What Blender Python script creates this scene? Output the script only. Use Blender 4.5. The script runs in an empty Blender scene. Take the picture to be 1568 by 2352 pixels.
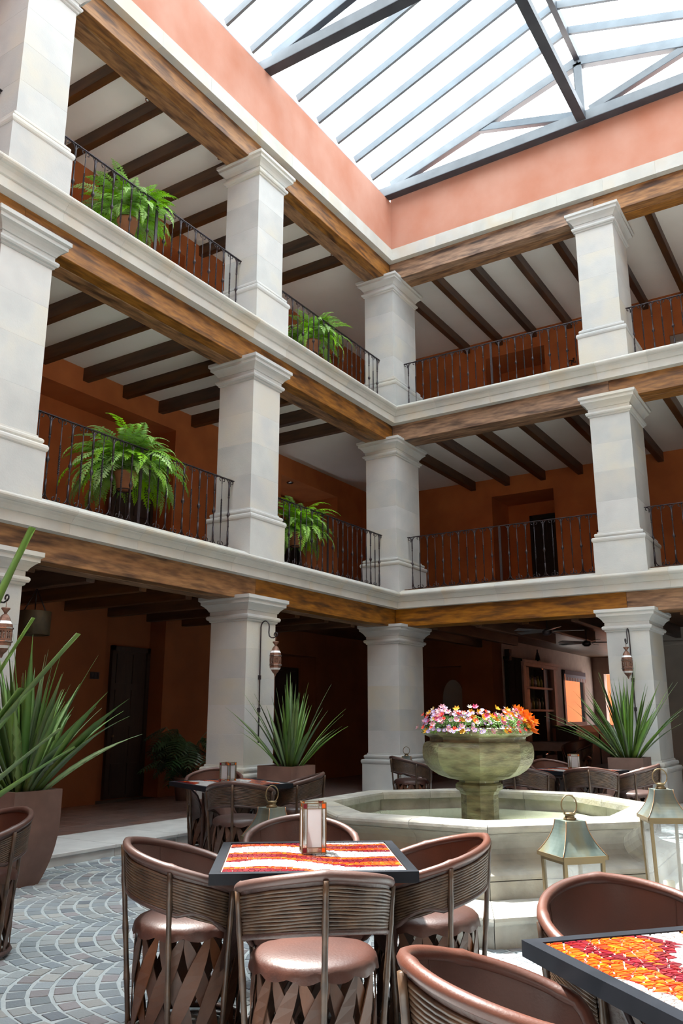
import bpy, math, random
from math import sin, cos, pi, radians, sqrt, atan2
from mathutils import Vector, Matrix
random.seed(7)
S = bpy.context.scene
COL = S.collection

# ------------------------------------------------------------------ camera
CAM = Vector((7.408, -13.625, 1.428))
YAW, PITCH, FPX = radians(32.452), radians(14.043), 1885.76
FW = Vector((-sin(YAW)*cos(PITCH), cos(YAW)*cos(PITCH), sin(PITCH)))
RT = Vector((cos(YAW), sin(YAW), 0))
UP = RT.cross(FW)
cd = bpy.data.cameras.new('camera')
cam = bpy.data.objects.new('camera', cd)
COL.objects.link(cam)
cd.sensor_fit = 'VERTICAL'; cd.sensor_height = 36.0; cd.lens = FPX*36/2352
cd.clip_start = 0.05; cd.clip_end = 200
cam.matrix_world = Matrix(((RT.x, UP.x, -FW.x, CAM.x), (RT.y, UP.y, -FW.y, CAM.y), (RT.z, UP.z, -FW.z, CAM.z), (0, 0, 0, 1)))
S.camera = cam

# ------------------------------------------------------------------ world, sun, exposure
W = bpy.data.worlds.new('world'); S.world = W; W.use_nodes = True
bg = W.node_tree.nodes['Background']
bg.inputs[0].default_value = (0.87, 0.945, 1.0, 1); bg.inputs[1].default_value = 6.9
sl = bpy.data.lights.new('sun', 'SUN'); sun = bpy.data.objects.new('sun', sl); COL.objects.link(sun)
sl.energy = 32.0; sl.angle = radians(3.0); sl.color = (1.0, 0.96, 0.9)
sun.location = (2, -8, 20)
sun.rotation_euler = Vector((0.39, -0.10, -1.0)).to_track_quat('-Z', 'Y').to_euler()
S.view_settings.view_transform = 'Standard'; S.view_settings.look = 'None'
S.view_settings.exposure = 0.0; S.view_settings.gamma = 1.0
S.view_settings.use_curve_mapping = False

# ------------------------------------------------------------------ materials
MATS = {}
def material(name, col, rough=0.6, metal=0.0, col2=None, scale=6.0, stretch=(1, 1, 1), bump=0.0, bscale=None,
             objvar=0.0, attr=False, detail=4.0, sheen=0.0, coat=0.0, transl=0.0, contrast=(0.35, 0.65), col3=None, scale3=1.5, spec=None):
    m = bpy.data.materials.new(name); m.use_nodes = True
    nt = m.node_tree; N = nt.nodes; L = nt.links
    b = N['Principled BSDF']
    b.inputs['Roughness'].default_value = rough; b.inputs['Metallic'].default_value = metal
    if spec is not None: b.inputs['Specular IOR Level'].default_value = spec
    if coat: b.inputs['Coat Weight'].default_value = coat; b.inputs['Coat Roughness'].default_value = 0.25
    tc = N.new('ShaderNodeTexCoord'); mp = N.new('ShaderNodeMapping'); mp.inputs['Scale'].default_value = stretch
    L.new(tc.outputs['Object'], mp.inputs['Vector'])
    vec = mp.outputs[0]
    oi = N.new('ShaderNodeObjectInfo')
    if objvar:
        ad = N.new('ShaderNodeVectorMath'); ad.operation = 'ADD'
        sc = N.new('ShaderNodeVectorMath'); sc.operation = 'SCALE'; sc.inputs['Scale'].default_value = 40
        cx = N.new('ShaderNodeCombineXYZ')
        for i in range(3): L.new(oi.outputs['Random'], cx.inputs[i])
        L.new(cx.outputs[0], sc.inputs[0]); L.new(vec, ad.inputs[0]); L.new(sc.outputs[0], ad.inputs[1]); vec = ad.outputs[0]
    out = None
    if attr:
        at = N.new('ShaderNodeAttribute'); at.attribute_name = 'Col'; out = at.outputs['Color']
    no = N.new('ShaderNodeTexNoise'); no.inputs['Scale'].default_value = scale; no.inputs['Detail'].default_value = detail
    L.new(vec, no.inputs['Vector'])
    if not attr:
        cr = N.new('ShaderNodeValToRGB')
        cr.color_ramp.elements[0].position = contrast[0]; cr.color_ramp.elements[1].position = contrast[1]
        cr.color_ramp.elements[0].color = (*(col2 or [c*0.8 for c in col]), 1); cr.color_ramp.elements[1].color = (*col, 1)
        L.new(no.outputs['Fac'], cr.inputs['Fac']); out = cr.outputs[0]
    if col3:
        n3 = N.new('ShaderNodeTexNoise'); n3.inputs['Scale'].default_value = scale3; n3.inputs['Detail'].default_value = 3
        L.new(vec, n3.inputs['Vector'])
        r3 = N.new('ShaderNodeMapRange'); r3.inputs[1].default_value = 0.50; r3.inputs[2].default_value = 0.70
        L.new(n3.outputs['Fac'], r3.inputs[0])
        mx = N.new('ShaderNodeMix'); mx.data_type = 'RGBA'; mx.inputs[7].default_value = (*col3, 1)
        L.new(r3.outputs[0], mx.inputs[0]); L.new(out, mx.inputs[6]); out = mx.outputs[2]
    if objvar:
        hs = N.new('ShaderNodeHueSaturation')
        mr = N.new('ShaderNodeMapRange'); mr.inputs[3].default_value = 1-objvar; mr.inputs[4].default_value = 1+objvar
        L.new(oi.outputs['Random'], mr.inputs[0]); L.new(mr.outputs[0], hs.inputs['Value'])
        wn = N.new('ShaderNodeTexWhiteNoise'); wn.noise_dimensions = '1D'; L.new(oi.outputs['Random'], wn.inputs['W'])
        mr2 = N.new('ShaderNodeMapRange'); mr2.inputs[3].default_value = 0.75; mr2.inputs[4].default_value = 1.25
        L.new(wn.outputs[0], mr2.inputs[0]); L.new(mr2.outputs[0], hs.inputs['Saturation'])
        L.new(out, hs.inputs['Color']); out = hs.outputs[0]
    L.new(out, b.inputs['Base Color'])
    if bump:
        nb = N.new('ShaderNodeTexNoise'); nb.inputs['Scale'].default_value = bscale or scale*6; nb.inputs['Detail'].default_value = 5
        L.new(vec, nb.inputs['Vector'])
        bp = N.new('ShaderNodeBump'); bp.inputs['Strength'].default_value = bump; bp.inputs['Distance'].default_value = 0.01
        L.new(nb.outputs['Fac'], bp.inputs['Height']); L.new(bp.outputs[0], b.inputs['Normal'])
    if transl:
        tr = N.new('ShaderNodeBsdfTranslucent'); L.new(out, tr.inputs['Color'])
        ms = N.new('ShaderNodeMixShader'); ms.inputs[0].default_value = transl
        L.new(b.outputs[0], ms.inputs[1]); L.new(tr.outputs[0], ms.inputs[2])
        L.new(ms.outputs[0], N['Material Output'].inputs[0])
    MATS[name] = m
    return m
def glass_material(name, tint=(0.95, 0.98, 0.97), gloss=0.08, rough=0.02, white=0.0):
    m = bpy.data.materials.new(name); m.use_nodes = True
    nt = m.node_tree; N = nt.nodes; L = nt.links; N.remove(N['Principled BSDF'])
    tr = N.new('ShaderNodeBsdfTransparent'); tr.inputs[0].default_value = (*tint, 1)
    gl = N.new('ShaderNodeBsdfGlossy'); gl.inputs['Roughness'].default_value = rough
    ms = N.new('ShaderNodeMixShader'); ms.inputs[0].default_value = gloss
    no = N.new('ShaderNodeTexNoise'); no.inputs['Scale'].default_value = 60
    bp = N.new('ShaderNodeBump'); bp.inputs['Strength'].default_value = 0.1; L.new(no.outputs[0], bp.inputs['Height']); L.new(bp.outputs[0], gl.inputs['Normal'])
    L.new(tr.outputs[0], ms.inputs[1]); L.new(gl.outputs[0], ms.inputs[2]); out = ms.outputs[0]
    if white:
        df = N.new('ShaderNodeBsdfDiffuse'); df.inputs[0].default_value = (0.60, 0.62, 0.64, 1)
        tl = N.new('ShaderNodeBsdfTranslucent'); tl.inputs[0].default_value = (0.60, 0.62, 0.64, 1)
        m2 = N.new('ShaderNodeMixShader'); m2.inputs[0].default_value = 0.5; L.new(df.outputs[0], m2.inputs[1]); L.new(tl.outputs[0], m2.inputs[2])
        m3 = N.new('ShaderNodeMixShader'); m3.inputs[0].default_value = white; L.new(out, m3.inputs[1]); L.new(m2.outputs[0], m3.inputs[2]); out = m3.outputs[0]
    L.new(out, N['Material Output'].inputs[0]); MATS[name] = m
    return m

material('stone', (0.50, 0.515, 0.505), 0.75, col2=(0.43, 0.45, 0.45), scale=2.2, bump=0.15, bscale=45, objvar=0.09, col3=(0.51, 0.495, 0.43), scale3=1.1)
material('cornice_stone', (0.52, 0.525, 0.49), 0.75, col2=(0.44, 0.445, 0.42), scale=2.0, bump=0.15, bscale=40, objvar=0.07, col3=(0.50, 0.46, 0.38), scale3=1.8)
material('fountain_stone', (0.33, 0.325, 0.285), 0.8, col2=(0.215, 0.21, 0.185), scale=5, bump=0.5, bscale=25, objvar=0.06, col3=(0.33, 0.31, 0.245), scale3=3)
material('wet_stone', (0.20, 0.19, 0.11), 0.3, col2=(0.085, 0.08, 0.045), scale=7, stretch=(1, 1, 3), bump=0.8, bscale=22, col3=(0.29, 0.33, 0.19), scale3=3)
material('kerb', (0.52, 0.52, 0.50), 0.7, col2=(0.44, 0.44, 0.43), scale=4, bump=0.1, objvar=0.05)
material('orange_plaster', (0.50, 0.150, 0.042), 0.85, col2=(0.40, 0.112, 0.032), scale=1.6, bump=0.12, bscale=20)
material('hazed_plaster', (0.49, 0.262, 0.195), 0.85, col2=(0.41, 0.160, 0.095), scale=1.1, stretch=(1, 1, 0.8), bump=0.1, bscale=18, contrast=(0.3, 0.7), detail=7)  # orange wall plaster, paled by glare and haze put into its colour
material('exterior_plaster', (0.50, 0.135, 0.045), 0.85, col2=(0.44, 0.115, 0.04), scale=1.6)
material('white_plaster', (0.82, 0.79, 0.745), 0.9, col2=(0.78, 0.75, 0.70), scale=1.2, bump=0.03)
material('grey_plaster', (0.33, 0.30, 0.27), 0.85, col2=(0.27, 0.25, 0.23), scale=2)
for ax, st in (('x', (0.8, 5, 5)), ('y', (5, 0.8, 5))):
    material('beam_wood_'+ax, (0.33, 0.168, 0.068), 0.5, col2=(0.135, 0.062, 0.025), scale=4.5, stretch=st, bump=0.15, bscale=14, objvar=0.10, contrast=(0.3, 0.66), detail=12, col3=(0.05, 0.022, 0.011), scale3=1.9)
    material('joist_wood_'+ax, (0.095, 0.046, 0.021), 0.45, col2=(0.038, 0.018, 0.010), scale=1.8, stretch=st, bump=0.1, bscale=6, objvar=0.2, detail=6)
material('dark_door', (0.035, 0.018, 0.012), 0.5, col2=(0.022, 0.012, 0.009), scale=4, stretch=(6, 6, 0.6), bump=0.1)
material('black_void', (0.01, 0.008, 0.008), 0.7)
material('iron', (0.035, 0.03, 0.035), 0.42, 0.6, col2=(0.05, 0.04, 0.045), scale=30, bump=0.1)
material('steel', (0.17, 0.20, 0.225), 0.55, 0.0, col2=(0.13, 0.155, 0.18), scale=3, objvar=0.05)
material('steel_dark', (0.045, 0.055, 0.07), 0.5, 0.0, col2=(0.03, 0.036, 0.05), scale=3)
material('chrome', (0.5, 0.5, 0.52), 0.2, 0.9)
material('grout', (0.43, 0.48, 0.49), 0.9, col2=(0.37, 0.415, 0.43), scale=12, bump=0.2, bscale=60)
material('cobble', (0.30, 0.34, 0.355), 0.75, col2=(0.185, 0.215, 0.24), scale=22, bump=0.5, bscale=70, objvar=0.22, attr=False, col3=(0.36, 0.35, 0.30), scale3=2.5)
material('cobble_mix', (0.3, 0.34, 0.35), 0.75, attr=True, scale=22, bump=0.5, bscale=70)
material('floor_tile', (0.21, 0.14, 0.12), 0.28, col2=(0.145, 0.095, 0.08), scale=5, objvar=0.15, bump=0.05)
material('tile_grout', (0.12, 0.10, 0.09), 0.8)
glass_material('roof_glass', (0.97, 0.99, 0.98), 0.03)

# ------------------------------------------------------------------ mesh helpers
class MB:
    def __init__(s): s.v = []; s.f = []; s.m = []; s.c = []; s.cur = 0; s.curc = None; s.smooth = []; s.sm = False
    def face(s, idx):
        s.f.append(tuple(idx)); s.m.append(s.cur); s.c.append(s.curc); s.smooth.append(s.sm)
    def quad(s, a, b, c, d):
        n = len(s.v); s.v += [tuple(a), tuple(b), tuple(c), tuple(d)]; s.face((n, n+1, n+2, n+3))
    def tri(s, a, b, c):
        n = len(s.v); s.v += [tuple(a), tuple(b), tuple(c)]; s.face((n, n+1, n+2))
    def box(s, x0, x1, y0, y1, z0, z1):
        n = len(s.v)
        s.v += [(x0, y0, z0), (x1, y0, z0), (x1, y1, z0), (x0, y1, z0), (x0, y0, z1), (x1, y0, z1), (x1, y1, z1), (x0, y1, z1)]
        for q in ((0, 3, 2, 1), (4, 5, 6, 7), (0, 1, 5, 4), (1, 2, 6, 5), (2, 3, 7, 6), (3, 0, 4, 7)): s.face([n+i for i in q])
    def obox(s, c, ax, ay, az, hx, hy, hz):
        c = Vector(c); n = len(s.v)
        for k in (-1, 1):
            for i, j in ((-1, -1), (1, -1), (1, 1), (-1, 1)): s.v.append(tuple(c+ax*hx*i+ay*hy*j+az*hz*k))
        for q in ((0, 3, 2, 1), (4, 5, 6, 7), (0, 1, 5, 4), (1, 2, 6, 5), (2, 3, 7, 6), (3, 0, 4, 7)): s.face([n+i for i in q])
    def bar(s, a, b, w, h, upv=(0, 0, 1)):
        a = Vector(a); b = Vector(b); d = b-a; L = d.length; d.normalize(); u = Vector(upv)
        if abs(d.dot(u)) > .95: u = Vector((1, 0, 0))
        x = d.cross(u).normalized(); u = x.cross(d)
        s.obox((a+b)/2, d, x, u, L/2, w/2, h/2)
    def loops(s, loops, closed=True, cap0=True, cap1=True):
        n = len(s.v); k = len(loops[0])
        for l in loops: s.v += [tuple(p) for p in l]
        for i in range(len(loops)-1):
            for j in range(k if closed else k-1):
                a = n+i*k+j; b = n+i*k+(j+1) % k; s.face((a, b, b+k, a+k))
        if cap0: s.face([n+j for j in range(k)][::-1])
        if cap1: s.face([n+(len(loops)-1)*k+j for j in range(k)])
    def rect(s, x0, x1, y0, y1, prof):
        s.loops([[(x0-o, y0-o, z), (x1+o, y0-o, z), (x1+o, y1+o, z), (x0-o, y1+o, z)] for o, z in prof])
    def tube(s, pts, r, n=6, cap=True, closed=False):
        pts = [Vector(p) for p in pts]; m = len(pts); rs = r if isinstance(r, (list, tuple)) else [r]*m
        prev = None; L = []
        for i, p in enumerate(pts):
            if closed: t = (pts[(i+1) % m]-pts[i-1])
            else: t = pts[min(i+1, m-1)]-pts[max(i-1, 0)]
            if t.length < 1e-9: t = Vector((0, 0, 1))
            t.normalize()
            if prev is None:
                u = Vector((0, 0, 1)) if abs(t.z) < .9 else Vector((1, 0, 0)); x = t.cross(u).normalized()
            else:
                x = (prev-t*prev.dot(t)); x = x.normalized() if x.length > 1e-6 else t.orthogonal().normalized()
            prev = x; y = t.cross(x)
            L.append([p+(x*cos(2*pi*k/n)+y*sin(2*pi*k/n))*rs[i] for k in range(n)])
        sm = s.sm; s.sm = True
        if closed: L.append(L[0]); s.loops(L, cap0=False, cap1=False)
        else: s.loops(L, cap0=cap, cap1=cap)
        s.sm = sm
    def lathe(s, prof, n=24, c=(0, 0), rot=0.0, cap0=True, cap1=True, smooth=True):
        sm = s.sm; s.sm = smooth
        s.loops([[(c[0]+r*cos(2*pi*k/n+rot), c[1]+r*sin(2*pi*k/n+rot), z) for k in range(n)] for r, z in prof], cap0=cap0, cap1=cap1)
        s.sm = sm
    def ball(s, c, r, n=8, m=5, sq=1.0):
        s.lathe([(max(1e-4, r*sin(pi*i/m)), c[2]-r*sq*cos(pi*i/m)) for i in range(m+1)], n, (c[0], c[1]))
    def mesh(s, name, mats):
        me = bpy.data.meshes.new(name); me.from_pydata(s.v, [], s.f)
        for mt in (mats if isinstance(mats, (list, tuple)) else [mats]): me.materials.append(MATS[mt])
        me.polygons.foreach_set('material_index', s.m); me.polygons.foreach_set('use_smooth', s.smooth)
        if any(c is not None for c in s.c):
            at = me.color_attributes.new('Col', 'FLOAT_COLOR', 'CORNER'); data = []
            for p, c in zip(me.polygons, s.c):
                data += [*(c or (.5, .5, .5)), 1.0]*p.loop_total
            at.data.foreach_set('color', data)
        me.update()
        return me
    def build(s, name, mats, parent=None, loc=None, kind=None, label=None, rot=None):
        return link(name, s.mesh(name, mats), parent, loc, kind, label, rot)
def link(name, me, parent=None, loc=None, kind=None, label=None, rot=None):
    o = bpy.data.objects.new(name, me); COL.objects.link(o)
    if parent is not None: o.parent = parent
    if loc is not None: o.location = loc
    if rot is not None: o.rotation_euler = rot
    if kind: o['kind'] = kind
    if label: o['label'] = label
    return o
def tag(o, label, cat, group=None):
    o['label'] = label; o['category'] = cat
    if group: o['group'] = group
    return o
def thing(name, label, cat, loc=(0, 0, 0), rz=0.0, group=None):
    o = bpy.data.objects.new(name, None); COL.objects.link(o); o.location = loc; o.rotation_euler = (0, 0, rz)
    o.empty_display_size = 0.1
    return tag(o, label, cat, group)
def copy_thing(root, name, loc, rz, label, group=None, scale=None):
    # children lists are looked up once per call, no bpy.ops
    def rec(o, parent):
        c = o.copy(); COL.objects.link(c); c.parent = parent
        for ch in list(o.children): rec(ch, c)
        return c
    r = root.copy(); COL.objects.link(r); r.location = loc; r.rotation_euler = (0, 0, rz)
    if scale: r.scale = (scale, scale, scale)
    for ch in list(root.children): rec(ch, r)
    tag(r, label, root['category'], group)
    return r

# ------------------------------------------------------------------ levels
Z = {1: dict(fl=.12, pl=.60, sb=.79, st=2.765, ct=3.09, cb=3.42, top=3.70, ceil=3.27),
     2: dict(fl=3.80, pl=4.246, sb=4.43, st=6.45, ct=6.78, cb=7.126, top=7.44, ceil=7.14),
     3: dict(fl=7.50, pl=7.93, sb=8.13, st=10.05, ct=10.37, cb=10.75, top=11.01, ceil=10.85)}
YB, YA, YF = -4.477, -8.885, -13.33
XD, XE = 4.508, 8.34
WX, WD, WC = .67, .977, .993
LX, BY = -3.15, 4.83           # rear walls of the two galleries
XR = 8.34                      # facade of the right wing
YS = -18.0                     # near end of the court

# ------------------------------------------------------------------ columns
def column(label, x0, x1, y0, y1, lv):
    z = Z[lv]; t = thing('stone_column', label, 'column', ((x0+x1)/2, (y0+y1)/2, z['fl']))
    hx, hy, b = (x1-x0)/2, (y1-y0)/2, z['fl']
    def R(prof, name, lab=None):
        m = MB(); m.rect(-hx, hx, -hy, hy, [(o, q-b) for o, q in prof]); return m.build(name, 'stone', t, label=lab)
    R([(.082, z['fl']-(.03 if lv == 1 else .15)), (.082, z['pl'])], 'plinth')
    h = z['sb']-z['pl']; p = z['pl']; k = h/.185
    R([(.085, p), (.095, p+.012*k), (.102, p+.035*k), (.10, p+.06*k), (.088, p+.078*k), (.045, p+.084*k), (.052, p+.095*k), (.062, p+.115*k),
       (.06, p+.138*k), (.048, p+.152*k), (.018, p+.158*k), (.014, z['sb'])], 'base_molding')
    n = 4 + (lv == 1); q0 = z['sb']; H = (z['st']-q0)
    cuts = [0]; 
    for i in range(n-1): cuts.append(cuts[-1]+1.0+random.uniform(-.12, .12))
    cuts.append(cuts[-1]+.95); cuts = [c/cuts[-1]*H+q0 for c in cuts]
    for a, c in zip(cuts, cuts[1:]):
        R([(-.0015, a), (0, a+.002), (0, c-.002), (-.0015, c)], 'stone_block')
    s = z['st']; k = (z['ct']+.035-s)/.36
    R([(.004, s), (.02, s+.01*k), (.024, s+.03*k), (.045, s+.038*k), (.056, s+.06*k), (.054, s+.082*k), (.04, s+.095*k), (.016, s+.102*k), (.016, s+.155*k),
       (.028, s+.158*k), (.036, s+.175*k), (.052, s+.20*k), (.078, s+.228*k), (.094, s+.24*k), (.100, s+.245*k), (.114, s+.25*k), (.116, s+.295*k), (.122, s+.297*k),
       (.142, s+.312*k), (.142, s+.36*k)], 'capital')
    return t
LV = {1: 'ground floor', 2: 'first upper floor', 3: 'top floor'}
for lv in (1, 2, 3):
    column('pale stone column where the two galleries meet at the inner corner, %s' % LV[lv], -WX, 0, 0, WC, lv)
    column('pale stone column in the middle of the left gallery, %s' % LV[lv], -WX, 0, YB, YB+WX, lv)
    column('pale stone column of the left gallery at the left edge of the photo, %s' % LV[lv], -WX, 0, YA, YA+WX, lv)
    column('pale stone column of the back gallery standing right of the bar view, %s' % LV[lv], XD-WX, XD, 0, WD, lv)
    column('pale stone column at the far right corner of the back gallery, %s, outside the photo' % LV[lv], XE, XE+WX, 0, WC, lv)

# ------------------------------------------------------------------ cornices (setting), split in dressed stones
def cornice_profile(z, lv):
    a, b = z['cb'], z['top']; h = b-a
    if lv == 3: return [(0, a), (0, b), (-.05, b+.01), (-.55, b+.01), (-.55, a)]
    return [(0, a), (0, a+.42*h), (.02, a+.44*h), (.03, a+.50*h), (.05, a+.60*h), (.072, a+.66*h), (.078, a+.70*h), (.10, a+.72*h), (.118, a+.77*h),
            (.130, a+.84*h), (.130, a+.90*h), (.118, a+.96*h), (.09, b), (-.02, b+.055), (-.55, b+.055), (-.55, a)]
trim_n = 0
for lv in (1, 2, 3):
    z = Z[lv]; prof = cornice_profile(z, lv)
    for wing in ('left', 'back'):
        trim_n += 1
        root = bpy.data.objects.new('trim_%d' % trim_n, None); COL.objects.link(root); root['kind'] = 'structure'
        s = 0.0; end = 17.8 if wing == 'left' else XR
        while s < end-.01:
            e = min(end, s+random.uniform(.8, 1.15)); 
            if end-e < .3: e = end
            g = .001; m = MB(); L = []
            for q, first in ((s+(g if s > 0 else 0), True), (e-g, False)):
                L.append([((o, -q-(-o if False else 0), zz) if wing == 'left' else (q, -o, zz)) for o, zz in prof])
            # mitre at the inner corner
            if s == 0:
                L[0] = [((o, -o, zz) if wing == 'left' else (o, -o, zz)) for o, zz in prof]
            if wing == 'back' and e == end:
                L[1] = [(end-o, -o, zz) for o, zz in prof]
            m.loops([l if wing == 'back' else l[::-1] for l in L]); m.build('cornice_stone', 'cornice_stone', root)
            s = e
# ------------------------------------------------------------------ wooden beams
def beam(label, wing, a, b, lv):
    z = Z[lv]; z0, z1 = z['ct'], z['cb']+.01
    mid = (a+b)/2; base = (0, mid, z0) if wing == 'left' else (mid, 0, z0)
    t = thing('wooden_beam', label, 'beam', base); h = (b-a)/2-.003; H = z1-z0
    for (p, q, nm) in ((.125, .335, 'front_board'), (.341, .60, 'rear_board')):
        m = MB()
        L = []
        for s in (-h, h):
            pts = [(p+.006, 0), (p, .006), (p, .045), (p+.004, .05), (p+.004, H), (q, H), (q, .006), (q-.006, 0)] if nm == 'front_board' else [(p+.006, 0), (p, .006), (p, H), (q, H), (q, .006), (q-.006, 0)]
            L.append([((-d, s, zz) if wing == 'left' else (s, d, zz)) for d, zz in pts])
        m.loops(L if wing == 'left' else [l[::-1] for l in L])
        m.build(nm, 'beam_wood_y' if wing == 'left' else 'beam_wood_x', t)
for lv in (1, 2, 3):
    f = LV[lv]
    beam('long brown wooden beam over the left gallery ending at the inner corner, above the %s' % f, 'left', YB+WX/2, .125, lv)
    beam('long brown wooden beam over the left gallery between its edge and middle columns, above the %s' % f, 'left', YA+WX/2, YB+WX/2, lv)
    beam('brown wooden beam over the left gallery beyond the photo edge column, above the %s' % f, 'left', YF+WX/2, YA+WX/2, lv)
    beam('long brown wooden beam over the back gallery from the inner corner to the right column, above the %s' % f, 'back', -.125, XD-WX/2, lv)
    beam('long brown wooden beam over the back gallery right of the right column, above the %s' % f, 'back', XD-WX/2, XE, lv)

# ------------------------------------------------------------------ ceilings with joists, slabs
def joists(root, wing, lv, ss, w=.13):
    z = Z[lv]; zc = z['ceil']; h = .225
    for s in ss:
        m = MB(); c = .008
        L = []
        a, b = (.60, 3.15) if wing == 'left' else (.60, BY)
        for q in (a, b):
            pts = [(-w/2+c, zc-h), (w/2-c, zc-h), (w/2, zc-h+c), (w/2, zc), (-w/2, zc), (-w/2, zc-h+c)]
            L.append([((-q, s+d, zz) if wing == 'left' else (s+d, q, zz)) for d, zz in pts])
        m.loops(L if wing == 'back' else [l[::-1] for l in L])
        m.build('joist', 'joist_wood_x' if wing == 'left' else 'joist_wood_y', root)
for lv in (1, 2, 3):
    z = Z[lv]; top = {1: 3.80, 2: 7.50, 3: 11.02}[lv]; mt = 'joist_wood_x' if lv == 1 else 'white_plaster'
    m = MB(); m.box(LX-.9, -.13, YS, .13, z['ceil'], top-.01)
    r = m.build('ceiling', mt, kind='structure')
    joists(r, 'left', lv, [-.65-.88*k for k in range(0, 15)])
    m = MB(); m.box(LX-.9, XR+3, .13, BY+(8.4 if lv == 1 else .9), z['ceil'], top-.01)
    r = m.build('ceiling', 'joist_wood_y' if lv == 1 else mt, kind='structure')
    joists(r, 'back', lv, [-.42+.895*k for k in range(0, 10)])
# ------------------------------------------------------------------ rear walls
def wall(name, mat, boxes):
    m = MB()
    for b in boxes: m.box(*b)
    return m.build(name, mat, kind='structure')
def wall_with(name, wing, z0, z1, s0, s1, opens, depth=.6, mat='orange_plaster'):
    """opens: (a, b, ztop, dep) recesses"""
    B = []
    def add(a, b, p, q, za, zb):
        if b-a < 1e-4 or zb-za < 1e-4: return
        B.append((LX-q, LX-p, a, b, za, zb) if wing == 'left' else (a, b, BY+p, BY+q, za, zb))
    cur = s0
    for a, b, zt, dep in sorted(opens):
        add(cur, a, 0, depth, z0, z1); add(a, b, 0, depth, zt, z1); add(a, b, dep, depth, z0, zt); cur = b
    add(cur, s1, 0, depth, z0, z1)
    return wall(name, mat, B)
material('shaded_plaster', (0.23, 0.068, 0.019), 0.85, col2=(0.18, 0.052, 0.015), scale=1.6, bump=0.12, bscale=20)  # orange plaster darkened, the deep gallery's shade put into the colour
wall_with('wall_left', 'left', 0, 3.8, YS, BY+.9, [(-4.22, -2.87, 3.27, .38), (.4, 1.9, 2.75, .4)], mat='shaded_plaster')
wall_with('wall_left', 'left', 3.8, 7.5, YS, BY+.9, [(-6.9, -2.87, 6.71, .65), (.48, 2.79, 6.69, 1.1)], depth=1.3)
wall_with('wall_left', 'left', 7.5, 11, YS, BY+.9, [(-6.9, -2.87, 10.41, .65), (.48, 2.79, 10.39, 1.1)], depth=1.3)
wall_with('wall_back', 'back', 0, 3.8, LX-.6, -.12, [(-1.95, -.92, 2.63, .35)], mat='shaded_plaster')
wall_with('wall_back', 'back', 3.8, 7.5, LX-.6, XR+3, [(.05, 1.6, 6.69, 1.1)], depth=1.3)
wall_with('wall_back', 'back', 7.5, 11, LX-.6, XR+3, [(.05, 1.6, 10.36, 1.1), (4.5, 6.0, 9.85, .3)], depth=1.3)
# parapet walls between gallery roof and glass roof, daylight haze mixed into the colour
wall('wall_parapet', 'hazed_plaster', [(-.42, -.02, YS, .42, 11.0, 12.16)])
wall('wall_parapet', 'hazed_plaster', [(-.02, XR+.4, .02, .42, 11.0, 12.42)])
# court walls on the camera side (outside the photo)
wall('wall_right', 'orange_plaster', [(XR+3.1, XR+3.4, YS, BY+.9, 0, 11.0)])
wall('wall_right', 'hazed_plaster', [(XR, XR+.4, YS, 0.02, 10.75, 12.16)])
wall('wall_front', 'orange_plaster', [(LX-.9, XR+3.4, YS-.4, YS, 0, 12.16)])
wall('ceiling', 'white_plaster', [(XR, XR+3.4, YS, .13, q-.35, q) for q in (3.8, 7.5)])
wall('ceiling', 'white_plaster', [(XR+.4, XR+3.4, YS, .13, 10.85, 11.0)])
trim_n += 1
wall('trim_%d' % trim_n, 'cornice_stone', [(XR-.1, XR+.5, YS, 0, q-.35, q) for q in (3.8, 7.5, 11.05)] + [(XR, XR+.67, y, y+.67, 0, 10.8) for y in (-4.48, -8.9, -13.3)])

# ------------------------------------------------------------------ ground: court, platform, kerb, tiles
m = MB(); m.box(-.1, XR+3, YS, .1, -.1, 0.0); floor = m.build('floor', 'grout', kind='structure')
m = MB(); m.box(LX-.9, .36, YS, BY+9, -.1, .104); m.box(.36, XR+3, -.38, BY+9, -.1, .104)
gal = m.build('floor', 'tile_grout', kind='structure')
def kerb(a, b, wing):
    m = MB(); g = .003; L = []
    pts = [(-.62, .10), (.37, .10), (.37, -.02), (.38, .0), (.38, .112), (.395, .118), (.395, .146), (.38, .152), (-.62, .152)]
    pts = [(-.62, -.03), (.37, -.03), (.37, .085), (.395, .09), (.395, .118), (.388, .124), (-.62, .124)]
    for q in (a+g, b-g): L.append([((o, -q, zz) if wing == 'left' else (q, -o, zz)) for o, zz in pts])
    m.loops(L if wing == 'back' else [l[::-1] for l in L]); m.build('kerb_stone', 'kerb', gal)
s = .40
while s < 17: kerb(s, s+.95, 'left'); s += .95
s = .40
while s < 8.3: kerb(s, s+.95, 'back'); s += .95
m = MB(); m.box(-.62, .394, -.397, .62, -.03, .124); m.build('kerb_stone', 'kerb', gal)
TILE = MB(); TILE.loops([[(-.148*q, -.148*q, zz), (.148*q, -.148*q, zz), (.148*q, .148*q, zz), (-.148*q, .148*q, zz)] for q, zz in ((1, 0), (1, .008), (.98, .011))], cap0=False)
tile_me = TILE.mesh('floor_tile', 'floor_tile')
rest = MB(); cnt = 0
for i in range(9):
    for j in range(-36, 18):
        x, y = -.77-.3*i, .3*j+.15
        if x-.15 < LX or y > BY-.15: continue
        if y > .0 and x > -.9 and False: continue
        if -8.9 < y < -3.0 and cnt < 290:
            link('floor_tile', tile_me, gal, (x, y, .108)); cnt += 1
        else: rest.box(x-.148, x+.148, y-.148, y+.148, .10, .119)
for i in range(0, 30):
    for j in range(0, 14):
        x, y = -.6+.3*i, .77+.3*j
        if not (x < -.6 and y < BY): rest.box(x-.148, x+.148, y-.148, y+.148, .10, .119)
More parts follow.
